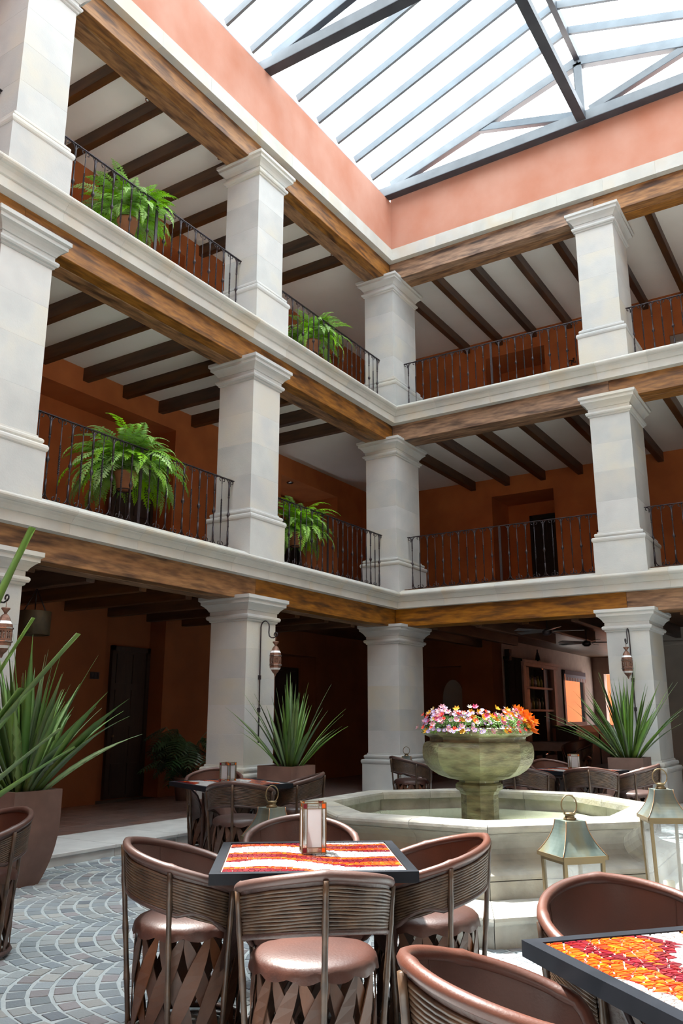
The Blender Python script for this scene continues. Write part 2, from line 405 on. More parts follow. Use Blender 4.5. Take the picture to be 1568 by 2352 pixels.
rest.build('tile_field', 'floor_tile', gal, kind='stuff')
# cobbles in segmental arcs
def project(p):
    d = Vector(p)-CAM; zz = d.dot(FW)
    return (784+FPX*d.dot(RT)/zz, 1176-FPX*d.dot(UP)/zz) if zz > .1 else (-999, -999)
E1 = Vector((.60, .80, 0)).normalized(); D1 = Vector((.80, -.60, 0)).normalized()
SW, PT, NST = 1.05, .118, 8
cob = []; rj = random.Random(77)
for si in range(-16, 16):
    for k in range(-110, 110):
        for t in range(NST):
            u0 = (t/NST-.5)*SW; u1 = ((t+1)/NST-.5)*SW
            off = (k % 2)*.5*SW/NST*0
            um = (u0+u1)/2+rj.uniform(-.006, .006)
            sag = .17*(1-(2*um/SW)**2)
            slope = .17*8*um/SW**2
            c = D1*(si*SW+um)+E1*(k*PT-sag+(si % 2)*.05)+Vector((4, -8, 0))
            if not (.40 < c.x < XR-.05 and -12.6 < c.y < -.42): continue
            a = (D1-E1*slope).normalized() if False else (D1 + E1*(-slope)).normalized()
            cob.append((c, D1, (E1), slope, (u1-u0)))
def cobble_pts(c, slope, w, rnd):
    t = (D1+E1*slope).normalized(); n = Vector((-t.y, t.x, 0)); n = n if n.dot(E1) > 0 else -n
    q = sqrt(1+slope*slope); hw = w*q/2-.011; hh = PT/q/2-.010
    return [t*(sx*hw+rnd.uniform(-.006, .006))+n*(sy*hh+rnd.uniform(-.005, .005)) for sx, sy in ((-1, -1), (1, -1), (1, 1), (-1, 1))]
cobc = []
for c, d, e, sl_, w in cob:
    pp = project(c); vis = (0 < pp[0] < 470 and 1955 < pp[1] < 2400) or (1080 < pp[0] < 1260 and 2150 < pp[1] < 2330)
    cobc.append(((c-CAM).length if vis else 1e9, c, sl_, w))
cobc.sort(key=lambda q: q[0])
rest = MB(); pal = [(.24, .275, .295), (.20, .235, .26), (.16, .185, .21), (.27, .30, .31), (.31, .32, .31), (.235, .225, .235), (.215, .25, .27), (.29, .315, .32)]
for n, (dd, c, sl_, w) in enumerate(cobc):
    rnd = random.Random(n*7+1); P = cobble_pts(c, sl_, w, rnd); h = rnd.uniform(.003, .007)
    base = rnd.choice(pal); kk = rnd.uniform(.8, 1.15); colr = tuple(q*kk for q in base)
    m = MB() if n < 290 else rest; m.curc = colr
    o = Vector((0, 0, 0)) if n < 290 else c
    m.loops([[o+q*f+Vector((0, 0, zz)) for q in P] for f, zz in ((1.0, -.004), (.97, h*.7), (.86, h))], cap0=False)
    if n < 290: m.build('cobblestone', 'cobble_mix', floor, tuple(c))
rest.build('cobble_field', 'cobble_mix', floor, kind='stuff')

# ------------------------------------------------------------------ glass roof
RX, RZ0, RZ1 = 4.17, 12.19, 13.66
sky = bpy.data.objects.new('ceiling_glass_roof', None); COL.objects.link(sky); sky['kind'] = 'structure'; sky.name = 'ceiling'
def roof_z(x): return RZ0+(RZ1-RZ0)*(1-abs(x-RX)/RX)
ys = [-.16-.66*k for k in range(0, 27)]
trY = [-.13, -4.30, -8.62, -12.95, -17.3]
for y in ys:
    if min(abs(y-t) for t in trY) < .2: continue
    for sx in (0, 1):
        a = (0 if sx == 0 else 2*RX, y, RZ0+.05); b = (RX, y, RZ1+.05)
        m = MB(); m.bar(a, b, .05, .15); m.build('rafter', 'steel', sky)
m = MB(); m.bar((RX, YS, RZ1+.0), (RX, .1, RZ1+.0), .10, .2); m.build('ridge_beam', 'steel_dark', sky)
m = MB(); m.bar((RX, YS, 12.28), (RX, 0, 12.28), .17, .17); m.build('tie_beam', 'steel_dark', sky)
for x in (0, 2*RX):
    m = MB(); x += (-.2 if x < 1 else .2); m.box(x-.03, x+.03, YS, .1, 12.16, 12.40); m.build('eaves_rail', 'steel', sky)
py = ys+[ys[-1]-.66]
for i in range(len(py)-1):
    for sx in (0, 1):
        x0 = 0 if sx == 0 else 2*RX; y0, y1 = py[i]-.01, py[i+1]+.01
        if i == 0: y0 = .2
        m = MB(); m.quad((x0, y0, RZ0+.12), (RX, y0, RZ1+.12), (RX, y1, RZ1+.12), (x0, y1, RZ0+.12)); m.build('glass_pane', 'roof_glass', sky)
def truss(y, label):
    t = thing('roof_truss', label, 'truss', (RX, y, 12.17))
    def mem(name, a, b, w=.12, h=.17):
        m = MB(); m.bar((a[0]-RX, 0, a[1]-12.17), (b[0]-RX, 0, b[1]-12.17), w, h)
        # darker flange strip below
        m.cur = 1; d = Vector((b[0]-a[0], 0, b[1]-a[1])).normalized(); n = Vector((d.z, 0, -d.x)); n = n if n.z < 0 else -n
        o = n*(h/2+.008); m.bar(Vector((a[0]-RX, 0, a[1]-12.17))+o, Vector((b[0]-RX, 0, b[1]-12.17))+o, w*1.0, .012)
        m.build(name, ['steel', 'steel_dark'], t)
    mem('bottom_chord', (-.30, 12.285), (2*RX+.30, 12.285), .19, .2)
    for s in (1, -1):
        X = lambda x: x if s == 1 else 2*RX-x
        mem('top_chord', (X(.1), 12.42), (X(RX), 13.56), .12, .18)
        mem('web', (X(2.0), 13.0), (X(RX-.15), 12.42), .10, .14)
    mem('king_post', (RX, 12.36), (RX, 13.5), .12, .14)
truss(trY[0], 'grey steel roof truss standing on the salmon back wall')
truss(trY[1], 'grey steel roof truss crossing the top centre of the photo')
for k, y in enumerate(trY[2:]): truss(y, ['grey steel roof truss above the camera', 'grey steel roof truss behind the camera', 'grey steel roof truss at the near end of the court'][k])
# ------------------------------------------------------------------ objects
# ================================================================== OBJECTS
material('leather', (0.095, 0.040, 0.029), 0.42, col2=(0.055, 0.025, 0.020), scale=3.5, bump=0.10, bscale=110, objvar=0.08, coat=0.15, contrast=(0.3, 0.7))
material('seat_leather', (0.066, 0.029, 0.022), 0.45, col2=(0.038, 0.018, 0.015), scale=3.5, bump=0.12, bscale=90, objvar=0.08, coat=0.2, contrast=(0.3, 0.7))
material('leather_dark', (0.075, 0.042, 0.036), 0.42, col2=(0.04, 0.022, 0.019), scale=8, bump=0.3, bscale=60)
material('cane', (0.085, 0.050, 0.029), 0.36, col2=(0.036, 0.021, 0.014), scale=14, bump=0.15, bscale=40)
material('slat', (0.105, 0.048, 0.027), 0.5, col2=(0.06, 0.030, 0.020), scale=7, stretch=(1, 1, 0.3), objvar=0.3, bump=0.1)
material('slat_dark', (0.055, 0.03, 0.022), 0.5, col2=(0.03, 0.017, 0.013), scale=7, objvar=0.2)
material('black_frame', (0.006, 0.008, 0.012), 0.5, spec=0.15, col2=(0.010, 0.012, 0.017), scale=9)
material('tessera', (0.5, 0.5, 0.5), 0.22, attr=True, scale=20, coat=0.2)
material('mosaic_grout', (0.34, 0.24, 0.21), 0.8, col2=(0.30, 0.21, 0.18))
material('verdigris', (0.125, 0.155, 0.145), 0.45, 0.2, col2=(0.05, 0.07, 0.064), scale=7, stretch=(1, 1, 0.35), col3=(0.11, 0.10, 0.055), scale3=6, objvar=0.05)
material('brass', (0.17, 0.125, 0.065), 0.4, 0.7, col2=(0.16, 0.12, 0.065), scale=12)
material('copper_edge', (0.50, 0.30, 0.17), 0.35, 0.7)
material('candle', (0.80, 0.72, 0.50), 0.6)
material('corten', (0.175, 0.105, 0.085), 0.6, col2=(0.125, 0.075, 0.062), scale=5, bump=0.1, objvar=0.05)
material('soil', (0.05, 0.035, 0.025), 0.95, bump=0.5)
material('blade', (0.22, 0.36, 0.105), 0.34, col2=(0.11, 0.22, 0.075), scale=2.5, stretch=(1, 1, 0.5), objvar=0.28, transl=0.25)
material('blade_near', (0.24, 0.37, 0.09), 0.36, col2=(0.15, 0.27, 0.09), scale=2.5, objvar=0.15, transl=0.3)
material('fern', (0.34, 0.62, 0.09), 0.5, col2=(0.20, 0.42, 0.06), scale=6, objvar=0.25, transl=0.35)
material('dark_leaf', (0.06, 0.13, 0.06), 0.35, col2=(0.035, 0.08, 0.035), scale=5, objvar=0.25)
material('terracotta', (0.42, 0.17, 0.08), 0.7, col2=(0.33, 0.13, 0.06), scale=6)
material('bronze_drum', (0.10, 0.075, 0.04), 0.45, 0.4, col2=(0.07, 0.05, 0.03), scale=10)
material('rust_metal', (0.26, 0.135, 0.095), 0.5, 0.4, col2=(0.16, 0.085, 0.06), scale=20, bump=0.3)
material('milk_glass', (0.80, 0.82, 0.84), 0.25, col2=(0.75, 0.77, 0.8))
material('water', (0.42, 0.46, 0.33), 0.06, col2=(0.38, 0.42, 0.30), scale=3, bump=0.05, bscale=12)
material('petal', (0.8, 0.8, 0.8), 0.5, attr=True, scale=10, transl=0.25)
material('flower_leaf', (0.14, 0.30, 0.06), 0.5, col2=(0.07, 0.17, 0.04), scale=12, transl=0.25)
glass_material('lantern_glass', (0.90, 0.95, 0.94), 0.12, 0.08)
glass_material('seeded_glass', (0.90, 0.93, 0.93), 0.10, 0.1, white=0.2)
glass_material('clear_glass', (0.92, 0.94, 0.93), 0.15, 0.05)
glass_material('frosted_glass', (0.95, 0.95, 0.95), 0.05, 0.2, white=0.93)
material('orange_glass', (0.95, 0.24, 0.02), 0.2, transl=0.4)
material('ruby_glass', (0.28, 0.02, 0.05), 0.2, transl=0.4)
material('pink_frame', (0.46, 0.28, 0.23), 0.6, col2=(0.40, 0.24, 0.19))
material('green_paint', (0.02, 0.026, 0.024), 0.9, spec=0.05)
material('shelf_glass', (0.12, 0.11, 0.05), 0.3)
material('bottle', (0.5, 0.4, 0.2), 0.15, attr=True)
material('cloth', (0.24, 0.22, 0.23), 0.85)
material('bar_wood', (0.03, 0.018, 0.016), 0.4, col2=(0.02, 0.012, 0.01))
material('wall_bar', (0.42, 0.31, 0.26), 0.85, col2=(0.37, 0.27, 0.23))
material('awning_cloth', (0.25, 0.2, 0.22), 0.85, attr=True)
material('fan_blade', (0.16, 0.16, 0.165), 0.3)

# ------------------------------------------------------------------ railings
def scroll(mb, x, z, s, up, r=.0078):
    """small volute starting at the bar (x, z) curling out to side s; up = 1 top, -1 bottom"""
    P = []
    for i in range(11):
        a = -pi*.5+pi*1.35*i/10; rr = .026*(1-.35*i/10)
        P.append((x+s*(.032-rr*sin(a+pi*.5)*0-.032*cos(min(a, pi/2)+0)*0), 0, z))
    P = [(x, 0, z-up*.075)]
    cx, cz = x+s*.034, z-up*.036
    for i in range(13):
        a = pi-0.1-(-pi*1.45)*i/12 if False else pi+ (-1)*pi*1.5*i/12
        rr = .031-.010*i/12
        P.append((cx+s*rr*cos(a), 0, cz+up*rr*sin(a)*1.0))
    P = [(x, 0, z-up*.10)]
    # rises along the bar, arcs outward under the rail and curls back in
    for i in range(12):
        a = pi-(pi*1.55)*i/11; rr = .030-.009*i/11
        P.append((x+s*(.032+rr*cos(a)), 0, z-up*(.034-rr*sin(a))))
    mb.tube(P, r, 4)
def make_balusters(H):
    # knotted baluster with a fork at top and foot
    a = MB()
    a.lathe([(.009, .0), (.010, .10), (.015, .13), (.010, .16), (.009, .30), (.014, .315), (.010, .33), (.009, .44), (.013, .455), (.022, .47), (.026, .487), (.022, .505), (.013, .52),
             (.010, .55), (.0095, .74), (.015, .75), (.015, .765), (.010, .78), (.011, .97), (.011, H-.02)], 6)
    for u, z in ((1, H-.012), (-1, .01)):
        for s in (-1, 1):
            a.tube([(0, 0, z-u*.15), (s*.006, 0, z-u*.09), (s*.016, 0, z-u*.045), (s*.035, 0, z-u*.016), (s*.058, 0, z-u*.004)], .0085, 4)
        a.tube([(0, 0, z-u*.24), (0, 0, z-u*.06)], .0145, 5)
    b = MB(); P = []; n = 30; L = []
    b.tube([(0, 0, 0), (0, 0, H-.01)], .0075, 4)
    for i in range(n+1):
        z = .34+.36*i/n; an = i*.75
        L.append([(.013*cos(an+q*pi/2), .013*sin(an+q*pi/2), z) for q in range(4)])
    b.loops(L)
    for u, z in ((1, H-.008), (-1, .008)):
        for s in (-1, 1): scroll(b, 0, z, s, u)
    return a.mesh('baluster', 'iron'), b.mesh('twisted_baluster', 'iron')
HR = {2: 1.035, 3: 1.035}
BAL = make_balusters(1.035)
def railing(label, wing, a, b, lv, centre=True):
    z0 = {2: 3.84, 3: 7.53}[lv]; H = 1.035
    mid = (a+b)/2; L = (b-a)
    t = thing('iron_railing', label, 'railing', (-.33, mid, z0) if wing == 'left' else (mid, .45, z0), pi/2 if wing == 'left' else 0)
    m = MB(); m.box(-L/2, L/2, -.016, .016, H-.012, H); m.build('top_rail', 'iron', t)
    m = MB(); m.box(-L/2, L/2, -.012, .012, 0, .01); m.build('bottom_rail', 'iron', t)
    m = MB(); m.box(-.022, .022, -.008, .008, .01, H-.012); m.build('flat_post', 'iron', t)
    n = 10
    for s in (-1, 1):
        d = (L/2-.10)/(n+1)
        for k in range(1, n+2):
            x = s*(k*d+.0)
            link('baluster' if k % 2 == 1 else 'twisted_baluster', BAL[0 if k % 2 == 1 else 1], t, (x, 0, 0))
        m = MB(); scroll(m, s*(L/2-.075), H-.008, s, 1); m.build('end_scroll', 'iron', t)
for lv in (2, 3):
    f = LV[lv]
    railing('scrolled wrought iron railing of the left gallery next to the inner corner, %s' % f, 'left', YB+WX, .0, lv)
    railing('scrolled iron railing of the left gallery between edge and middle columns, %s' % f, 'left', YA+WX, YB, lv)
    railing('scrolled iron railing of the back gallery from inner corner to right column, %s' % f, 'back', 0, XD-WX, lv)
    railing('scrolled wrought iron railing of the back gallery right of the right column, %s' % f, 'back', XD, XE, lv)
railing('scrolled wrought iron railing end at the left edge of the photo, top floor', 'left', YF+WX, YA, 3)

# ------------------------------------------------------------------ equipal chairs
R0 = .31
def rim_z(th):  # th in degrees from the back
    a = abs(th)
    if a < 140: return .835-.077*(a/78)**1.5
    return .835-.077*(140/78)**1.5-(a-140)*.0088
def pol(th, r, z): t = radians(th); return (r*sin(t), -r*cos(t), z)
def lining_drop(t):
    a = abs(t)
    lo = .205-.015*abs(sin(radians(t)))
    if a <= 84: return lo
    if a <= 126: return lo-.035*sin(pi*(a-84)/42)
    return lo+(rim_z(t)-.47-lo)*min(1, (a-126)/6)
def chair_meshes():
    P = {}
    m = MB(); ths = [-158+4*i for i in range(80)]
    m.tube([pol(t, R0+.006-(.02*max(0, abs(t)-140)/18), rim_z(t)) for t in ths], [.013 if abs(t) > 150 else .020+.004*max([math.exp(-((t-q)/3.5)**2) for q in (0, -78, 78, -132, 132)]) for t in ths], 8)
    P['rim'] = m.mesh('leather_rim', 'leather')
    # lining: concave leather shell inside, with seams
    m = MB(); m.sm = True; L = []
    for k in range(9):
        f = k/8
        L.append([pol(t, R0-.004-.024*f**1.2-(.035*f if abs(t) > 128 else 0), rim_z(t)-f*lining_drop(t)) for t in ths])
    n = len(m.v)
    m.loops(L, closed=False, cap0=False, cap1=False)
    m.sm = False
    for st in (-52, 52):
        m.tube([pol(st, R0-.005-.024*(k/8)**1.2, rim_z(st)-k/8*.2) for k in range(9)], .0022, 4)
    P['lining'] = m.mesh('backrest_lining', 'leather')
    # leather strip under the rim outside + bottom strip
    m = MB(); m.sm = True
    for (za, zb, ra) in ((.0, .035, .322), ):
        m.loops([[pol(t, ra-.004*k, rim_z(t)-.005-.016*k) for t in ths] for k in range(3)], closed=False, cap0=False, cap1=False)
    P['strip'] = m.mesh('rim_strip', 'leather_dark')
    m = MB(); bt = [-128+4*i for i in range(65)]
    m.tube([pol(t, .300, rim_z(t)-lining_drop(max(-125, min(125, t)))) for t in bt], .013, 6)
    P['band'] = m.mesh('lower_band', 'leather_dark')
    # cane rods of the back
    m = MB(); nr = 12
    for k in range(nr):
        f = (k+.5)/nr; m.cur = 0
        m.tube([pol(t, .318-.016*f, rim_z(t)-.034-f*(.205-.044)+.015*f*abs(sin(radians(t)))+.0015*sin(t*.13+k)) for t in bt[::2]], .0078, 5)
    P['reeds'] = m.mesh('cane_back', 'cane')
    # posts
    def post(th):
        m = MB(); zt = rim_z(th)-.014; pts = []; rs = []
        N = 15
        for i in range(N+1):
            f = i/N; z = .02+f*(zt-.02)
            r = .258+.070*z/.8
            pts.append(pol(th, r+.006, z)); rs.append(.0125+(.003 if i % 4 == 0 else 0))
        m.tube(pts, rs, 7); return m.mesh('post', 'cane')
    P['posts'] = [post(t) for t in (0, -78, 78, -132, 132)]
    # arm wraps: leather panels at both front ends
    m = MB(); m.sm = True
    for s in (-1, 1):
        L = []
        tt = [128+6*i for i in range(6)]
        for k in range(8):
            f = k/7
            L.append([pol(s*t, .325-.06*f, (rim_z(t))*(1-f)+(.30+.002*(t-128))*f) for t in tt])
        m.loops(L, closed=False, cap0=False, cap1=False)
    P['arms'] = m.mesh('arm_wrap', 'leather_dark')
    # seat with gathered skirt
    m = MB(); m.sm = True; n = 96; L = []
    for r, z, w in ((.001, .524, 0), (.08, .523, 0), (.16, .518, 0), (.215, .509, 0), (.245, .497, .1), (.260, .482, .3), (.264, .468, .9), (.267, .455, 1.8)):
        L.append([(r*(1+.006*w*sin(k*1.31))*cos(2*pi*k/n), r*(1+.006*w*sin(k*1.31))*sin(2*pi*k/n), z-(.010*w*abs(sin(k*pi/8)) if w > .5 else 0)) for k in range(n)])
    m.loops(L, cap1=False)
    P['seat'] = m.mesh('seat', 'seat_leather')
    # slats
    def slat(dirn):
        m = MB(); L = []; N = 8
        for i in range(N+1):
            f = i/N; z = .03+f*.43; th = dirn*(f-.5)*40; r = .247+(.006 if dirn > 0 else -.006)+.006*sin(pi*f)
            w = .007+.033*sin(pi*min(1, max(0, f)))**.75; dth = math.degrees(w/r)
            L.append([pol(th-dth, r, z), pol(th+dth, r, z), pol(th+dth, r-.005, z), pol(th-dth, r-.005, z)])
        m.loops(L); return m.mesh('slat', 'slat')
    P['slats'] = [slat(-1), slat(1)]
    m = MB()
    m.tube([(.255*cos(2*pi*k/40), .255*sin(2*pi*k/40), .035) for k in range(40)], .016, 6, closed=True)
    P['hoop'] = m.mesh('base_hoop', 'leather_dark')
    m = MB()
    m.tube([(.25*cos(2*pi*k/40), .25*sin(2*pi*k/40), .458) for k in range(40)], .011, 6, closed=True)
    P['hoop2'] = m.mesh('upper_hoop', 'leather_dark')
    return P
CH = chair_meshes()
chair_proto = None
def chair(label, x, y, rz, z=0.0, group=None, nslat=15):
    """rz: direction the sitter faces is +Y rotated by rz"""
    global chair_proto
    if chair_proto: return copy_thing(chair_proto, 'barrel_chair', (x, y, z), rz, label, group)
    t = thing('barrel_chair', label, 'chair', (x, y, z), rz, group)
    link('seat', CH['seat'], t); b = link('backrest_lining', CH['lining'], t)
    link('leather_rim', CH['rim'], t); link('rim_strip', CH['strip'], t); link('lower_band', CH['band'], t)
    link('cane_back', CH['reeds'], t, kind='stuff'); link('arm_wrap', CH['arms'], t)
    for p in CH['posts']: link('post', p, t)
    for k in range(13):
        link('slat', CH['slats'][0], t, rot=(0, 0, 2*pi*k/13)); link('slat', CH['slats'][1], t, rot=(0, 0, 2*pi*(k+.5)/13))
    link('base_hoop', CH['hoop'], t); link('upper_hoop', CH['hoop2'], t)
    chair_proto = t; return t
def face(x, y, tx, ty): return atan2(ty-y, tx-x)-pi/2
TN = (4.93, -10.01)          # near table
CHAIRS = [
 ('brown barrel chair with its cane back to the camera at the near mosaic table', 5.31, -10.54, radians(42)),
 ('brown barrel chair on the left side of the near mosaic table', 4.46, -10.36, face(4.46, -10.36, 5.27, -9.75)),
 ('brown barrel chair right of the near mosaic table before the fountain steps', 5.38, -9.66, face(5.38, -9.66, 4.57, -10.27)),
 ('brown barrel chair behind the near mosaic table, only its rounded top rim showing', 4.52, -9.51, face(4.52, -9.51, 5.1, -10.3)),
 ('brown barrel chair cut by the bottom edge, left of the orange mosaic table', 6.57, -11.42, face(6.53, -11.37, 7.2, -10.7)),
 ('brown barrel chair seen from the front behind the orange mosaic table at right', 6.62, -10.50, face(6.60, -10.42, 7.2, -11.15)),
 ('dark brown barrel chair at the left edge of the photo in front of the planter', 2.50, -10.20, face(0, 0, -.10, -1.0)),
]
for lab, x, y, rz in CHAIRS: chair(lab, x, y, rz, group='barrel chairs around the mosaic tables')
TF = (1.52, -6.56)
for lab, x, y, rz in [
 ('brown barrel chair seen from behind at the table before the middle left column', 2.11, -7.10, radians(25)),
 ('brown barrel chair on the right of the table before the middle left column', 1.96, -6.02, radians(120)),
 ('brown barrel chair behind the table before the middle left column, mostly hidden', .86, -6.06, radians(215))]:
    chair(lab, x, y, rz, group='barrel chairs around the mosaic tables')
for lab, x, y, rz in [
 ('brown barrel chair seen past the bowl, back left of the table behind the fountain', 3.45, -1.85, radians(225)),
 ('brown barrel chair with its cane back beside the right side of the fountain bowl', 3.62, -3.35, radians(-10)),
 ('brown barrel chair with its cane back above the right rim of the fountain', 4.32, -3.05, radians(12)),
 ('brown barrel chair on the right of the table behind the fountain, below the right planter', 4.62, -2.2, radians(95)),
 ('brown barrel chair turned sideways in front of the inner corner column', 1.19, -1.85, radians(-35)),
 ('brown barrel chair partly hidden behind the fountain bowl near the corner column', 2.25, -1.6, radians(60))]:
    chair(lab, x, y, rz, group='barrel chairs around the mosaic tables')
chair('dark barrel chair in the shaded bar room behind the right planter', 1.9, 4.4, radians(160), z=.12, group='barrel chairs around the mosaic tables')

# ------------------------------------------------------------------ mosaic tables
def pick(kind, rnd):
    if kind == 'w': return (.46+rnd.uniform(0, .07),)*3
    if kind == 'c': return (rnd.uniform(.10, .18), rnd.uniform(.004, .012), rnd.uniform(.010, .022))
    r = rnd.random()
    return (.52, .15, .006) if r < .13 else (rnd.uniform(.42, .56), rnd.uniform(.050, .085), .004) if r < .86 else (rnd.uniform(.30, .4), rnd.uniform(.018, .03), .006)
def mosaic_right(x, y, rnd):
    c1 = -.233-.21*y+.01*sin(y*17); b2 = max(-.13, -.02-6.3*(y-.32)**2) if y > .18 else -.13-.10*sin((.18-y)*4); b3 = .018+(.461-y)*.9
    if x < -.385-.26*y: return pick('w', rnd)
    if b2 < x < b3: return pick('w', rnd)
    if abs(x-c1) < .034 or (b2-.055 < x < b2) or x > b3+.12: return pick('c', rnd)
    return pick('o', rnd)
def mosaic_color(x, y, rnd):
    s = y+.055*sin(x*6.2+.4)+.02*sin(x*13)
    v = sin(s*15.0+1.3*sin(x*3.1-.6))+.35*sin(s*31+x*5)
    return pick('w' if v > .46 else 'c' if v > .22 else 'o' if v > -.78 else 'c', rnd)
    if v > .52: return (.8, .8, .8)
    if v > .12: return (rnd.uniform(.12, .22), rnd.uniform(.006, .022), rnd.uniform(.016, .035))
    if v > -.80:
        r = rnd.random()
        return (.62, .27, .012) if r < .14 else (rnd.uniform(.48, .66), rnd.uniform(.10, .17), .006) if r < .82 else (rnd.uniform(.34, .5), rnd.uniform(.03, .06), .01)
    return (rnd.uniform(.14, .24), rnd.uniform(.01, .025), rnd.uniform(.016, .035))
def table(label, x, y, rz, hx, hy, seed, tiles_as_parts=False, cell=.03, phase=0.0, z=0.0):
    t = thing('mosaic_table', label, 'table', (x, y, z), rz)
    m = MB(); fw = .045
    for b in ((-hx, hx, -hy, -hy+fw), (-hx, hx, hy-fw, hy), (-hx, -hx+fw, -hy+fw, hy-fw), (hx-fw, hx, -hy+fw, hy-fw)): m.box(*b, .715, .762)
    m.build('table_frame', 'black_frame', t)
    m = MB(); m.box(-hx+fw, hx-fw, -hy+fw, hy-fw, .725, .754); m.build('grout_bed', 'mosaic_grout', t)
    rnd = random.Random(seed); ix, iy = hx-fw-.006, hy-fw-.006
    nx, ny = int(2*ix/cell), int(2*iy/(cell*.8)); G = {}
    for i in range(nx+1):
        for j in range(ny+1):
            jx = 0 if i in (0, nx) else rnd.uniform(-.36, .36)*cell; jy = 0 if j in (0, ny) else rnd.uniform(-.36, .36)*cell*.8
            G[i, j] = (-ix+2*ix*i/nx+jx, -iy+2*iy*j/ny+jy)
    cells = []
    for i in range(nx):
        for j in range(ny):
            q = [G[i, j], G[i+1, j], G[i+1, j+1], G[i, j+1]]
            r = rnd.random()
            if r < .30: cells += [[q[0], q[1], q[2]], [q[0], q[2], q[3]]]
            elif r < .6: cells += [[q[0], q[1], q[3]], [q[1], q[2], q[3]]]
            else: cells.append(q)
    out = []
    for c in cells:
        cx = sum(p[0] for p in c)/len(c); cy = sum(p[1] for p in c)/len(c)
        col = mosaic_right(cx, cy, rnd) if tiles_as_parts else mosaic_color(cx*1.0, cy+phase, rnd)
        sh = .0038 if tiles_as_parts else .0022
        P = []
        for p in c:
            d = Vector((p[0]-cx, p[1]-cy)); l = d.length
            d = d*(max(.3, 1-sh*1.2/l)) if l > 1e-5 else d
            P.append((d.x, d.y))
        wp = Matrix.Rotation(rz, 3, 'Z') @ Vector((cx, cy, .756))+Vector((x, y, z))
        pj = project(wp); vis = 0 < pj[0] < 1568 and 0 < pj[1] < 2352
        out.append(((wp-CAM).length if vis else 1e6, cx, cy, P, col))
    out.sort(key=lambda q: q[0]); rest = MB()
    for n, (dd, cx, cy, P, col) in enumerate(out):
        ind = tiles_as_parts and n < 290
        mm = MB() if ind else rest; mm.curc = col
        ox, oy = (0, 0) if ind else (cx, cy)
        mm.loops([[(ox+a*f, oy+b*f, zz) for a, b in P] for f, zz in ((1, .0), (1, .0045), (.93, .0058))] if ind else [[(ox+a, oy+b, zz) for a, b in P] for zz in (.754, .7598)], cap0=False)
        if ind: mm.build('tessera', 'tessera', t, (cx, cy, .754))
    rest.build('mosaic', 'tessera', t, kind='stuff')
    # lattice drum base
    for dirn, lst in ((1, range(12)), (-1, range(12))):
        for k in lst:
            mm = MB(); L = []
            for i in range(9):
                f = i/8; zz = .04+.62*f; th = dirn*(f-.5)*60; r = .225+.05*abs(f-.5)*2+.004*dirn; w = .020+.036*sin(pi*f); dth = math.degrees(w/r)
                L.append([pol(th-dth, r, zz), pol(th+dth, r, zz), pol(th+dth, r-.006, zz), pol(th-dth, r-.006, zz)])
            if (dirn, 'm') not in TBL:
                mm.loops(L); TBL[(dirn, 'm')] = mm.mesh('lattice_slat', 'slat_dark')
            link('lattice_slat', TBL[(dirn, 'm')], t, rot=(0, 0, 2*pi*(k+(.5 if dirn < 0 else 0))/12))
    for zz, r in ((.03, .28), (.68, .28)):
        mm = MB(); mm.tube([(r*cos(2*pi*k/36), r*sin(2*pi*k/36), zz) for k in range(36)], .018, 6, closed=True); mm.build('base_hoop', 'leather_dark', t)
    for k in range(4):
        a = pi/4+k*pi/2
        mm = MB(); mm.tube([(.285*cos(a), .285*sin(a), zz) for zz in (.02, .2, .4, .7)], [.026, .022, .022, .026], 8); mm.build('leg', 'leather_dark', t)
        mm = MB(); mm.tube([(.27*cos(a), .27*sin(a), .30), (.30*cos(a), .30*sin(a), .48), (.36*cos(a), .36*sin(a), .62), (.46*cos(a), .46*sin(a), .712)], .012, 5); mm.build('bracket', 'iron', t)
    return t
TBL = {}
table('near square table with white, orange and red mosaic top and a stained glass candle box', 4.93, -10.01, radians(36.5), .465, .475, 3, False, .024)
TR = (6.385, -10.981)
ax_ = Vector((.65, .76, 0)).normalized(); ay_ = Vector((.72, -.69, 0)).normalized()
rzR = atan2(ax_.y, ax_.x); cR = Vector((TR[0], TR[1], 0))+ax_*.46+Vector((ax_.y, -ax_.x, 0))*.46
table('square table with orange and crimson mosaic top cut by the right edge of the photo', cR.x, cR.y, rzR, .46, .46, 11, True, .028, phase=.05)
table('mosaic topped table before the middle left column with a small candle box', TF[0], TF[1], radians(-24), .50, .48, 5, False, .034)
table('mosaic topped table behind the fountain in front of the bar', 3.95, -2.45, radians(-20), .48, .48, 8, False, .036)

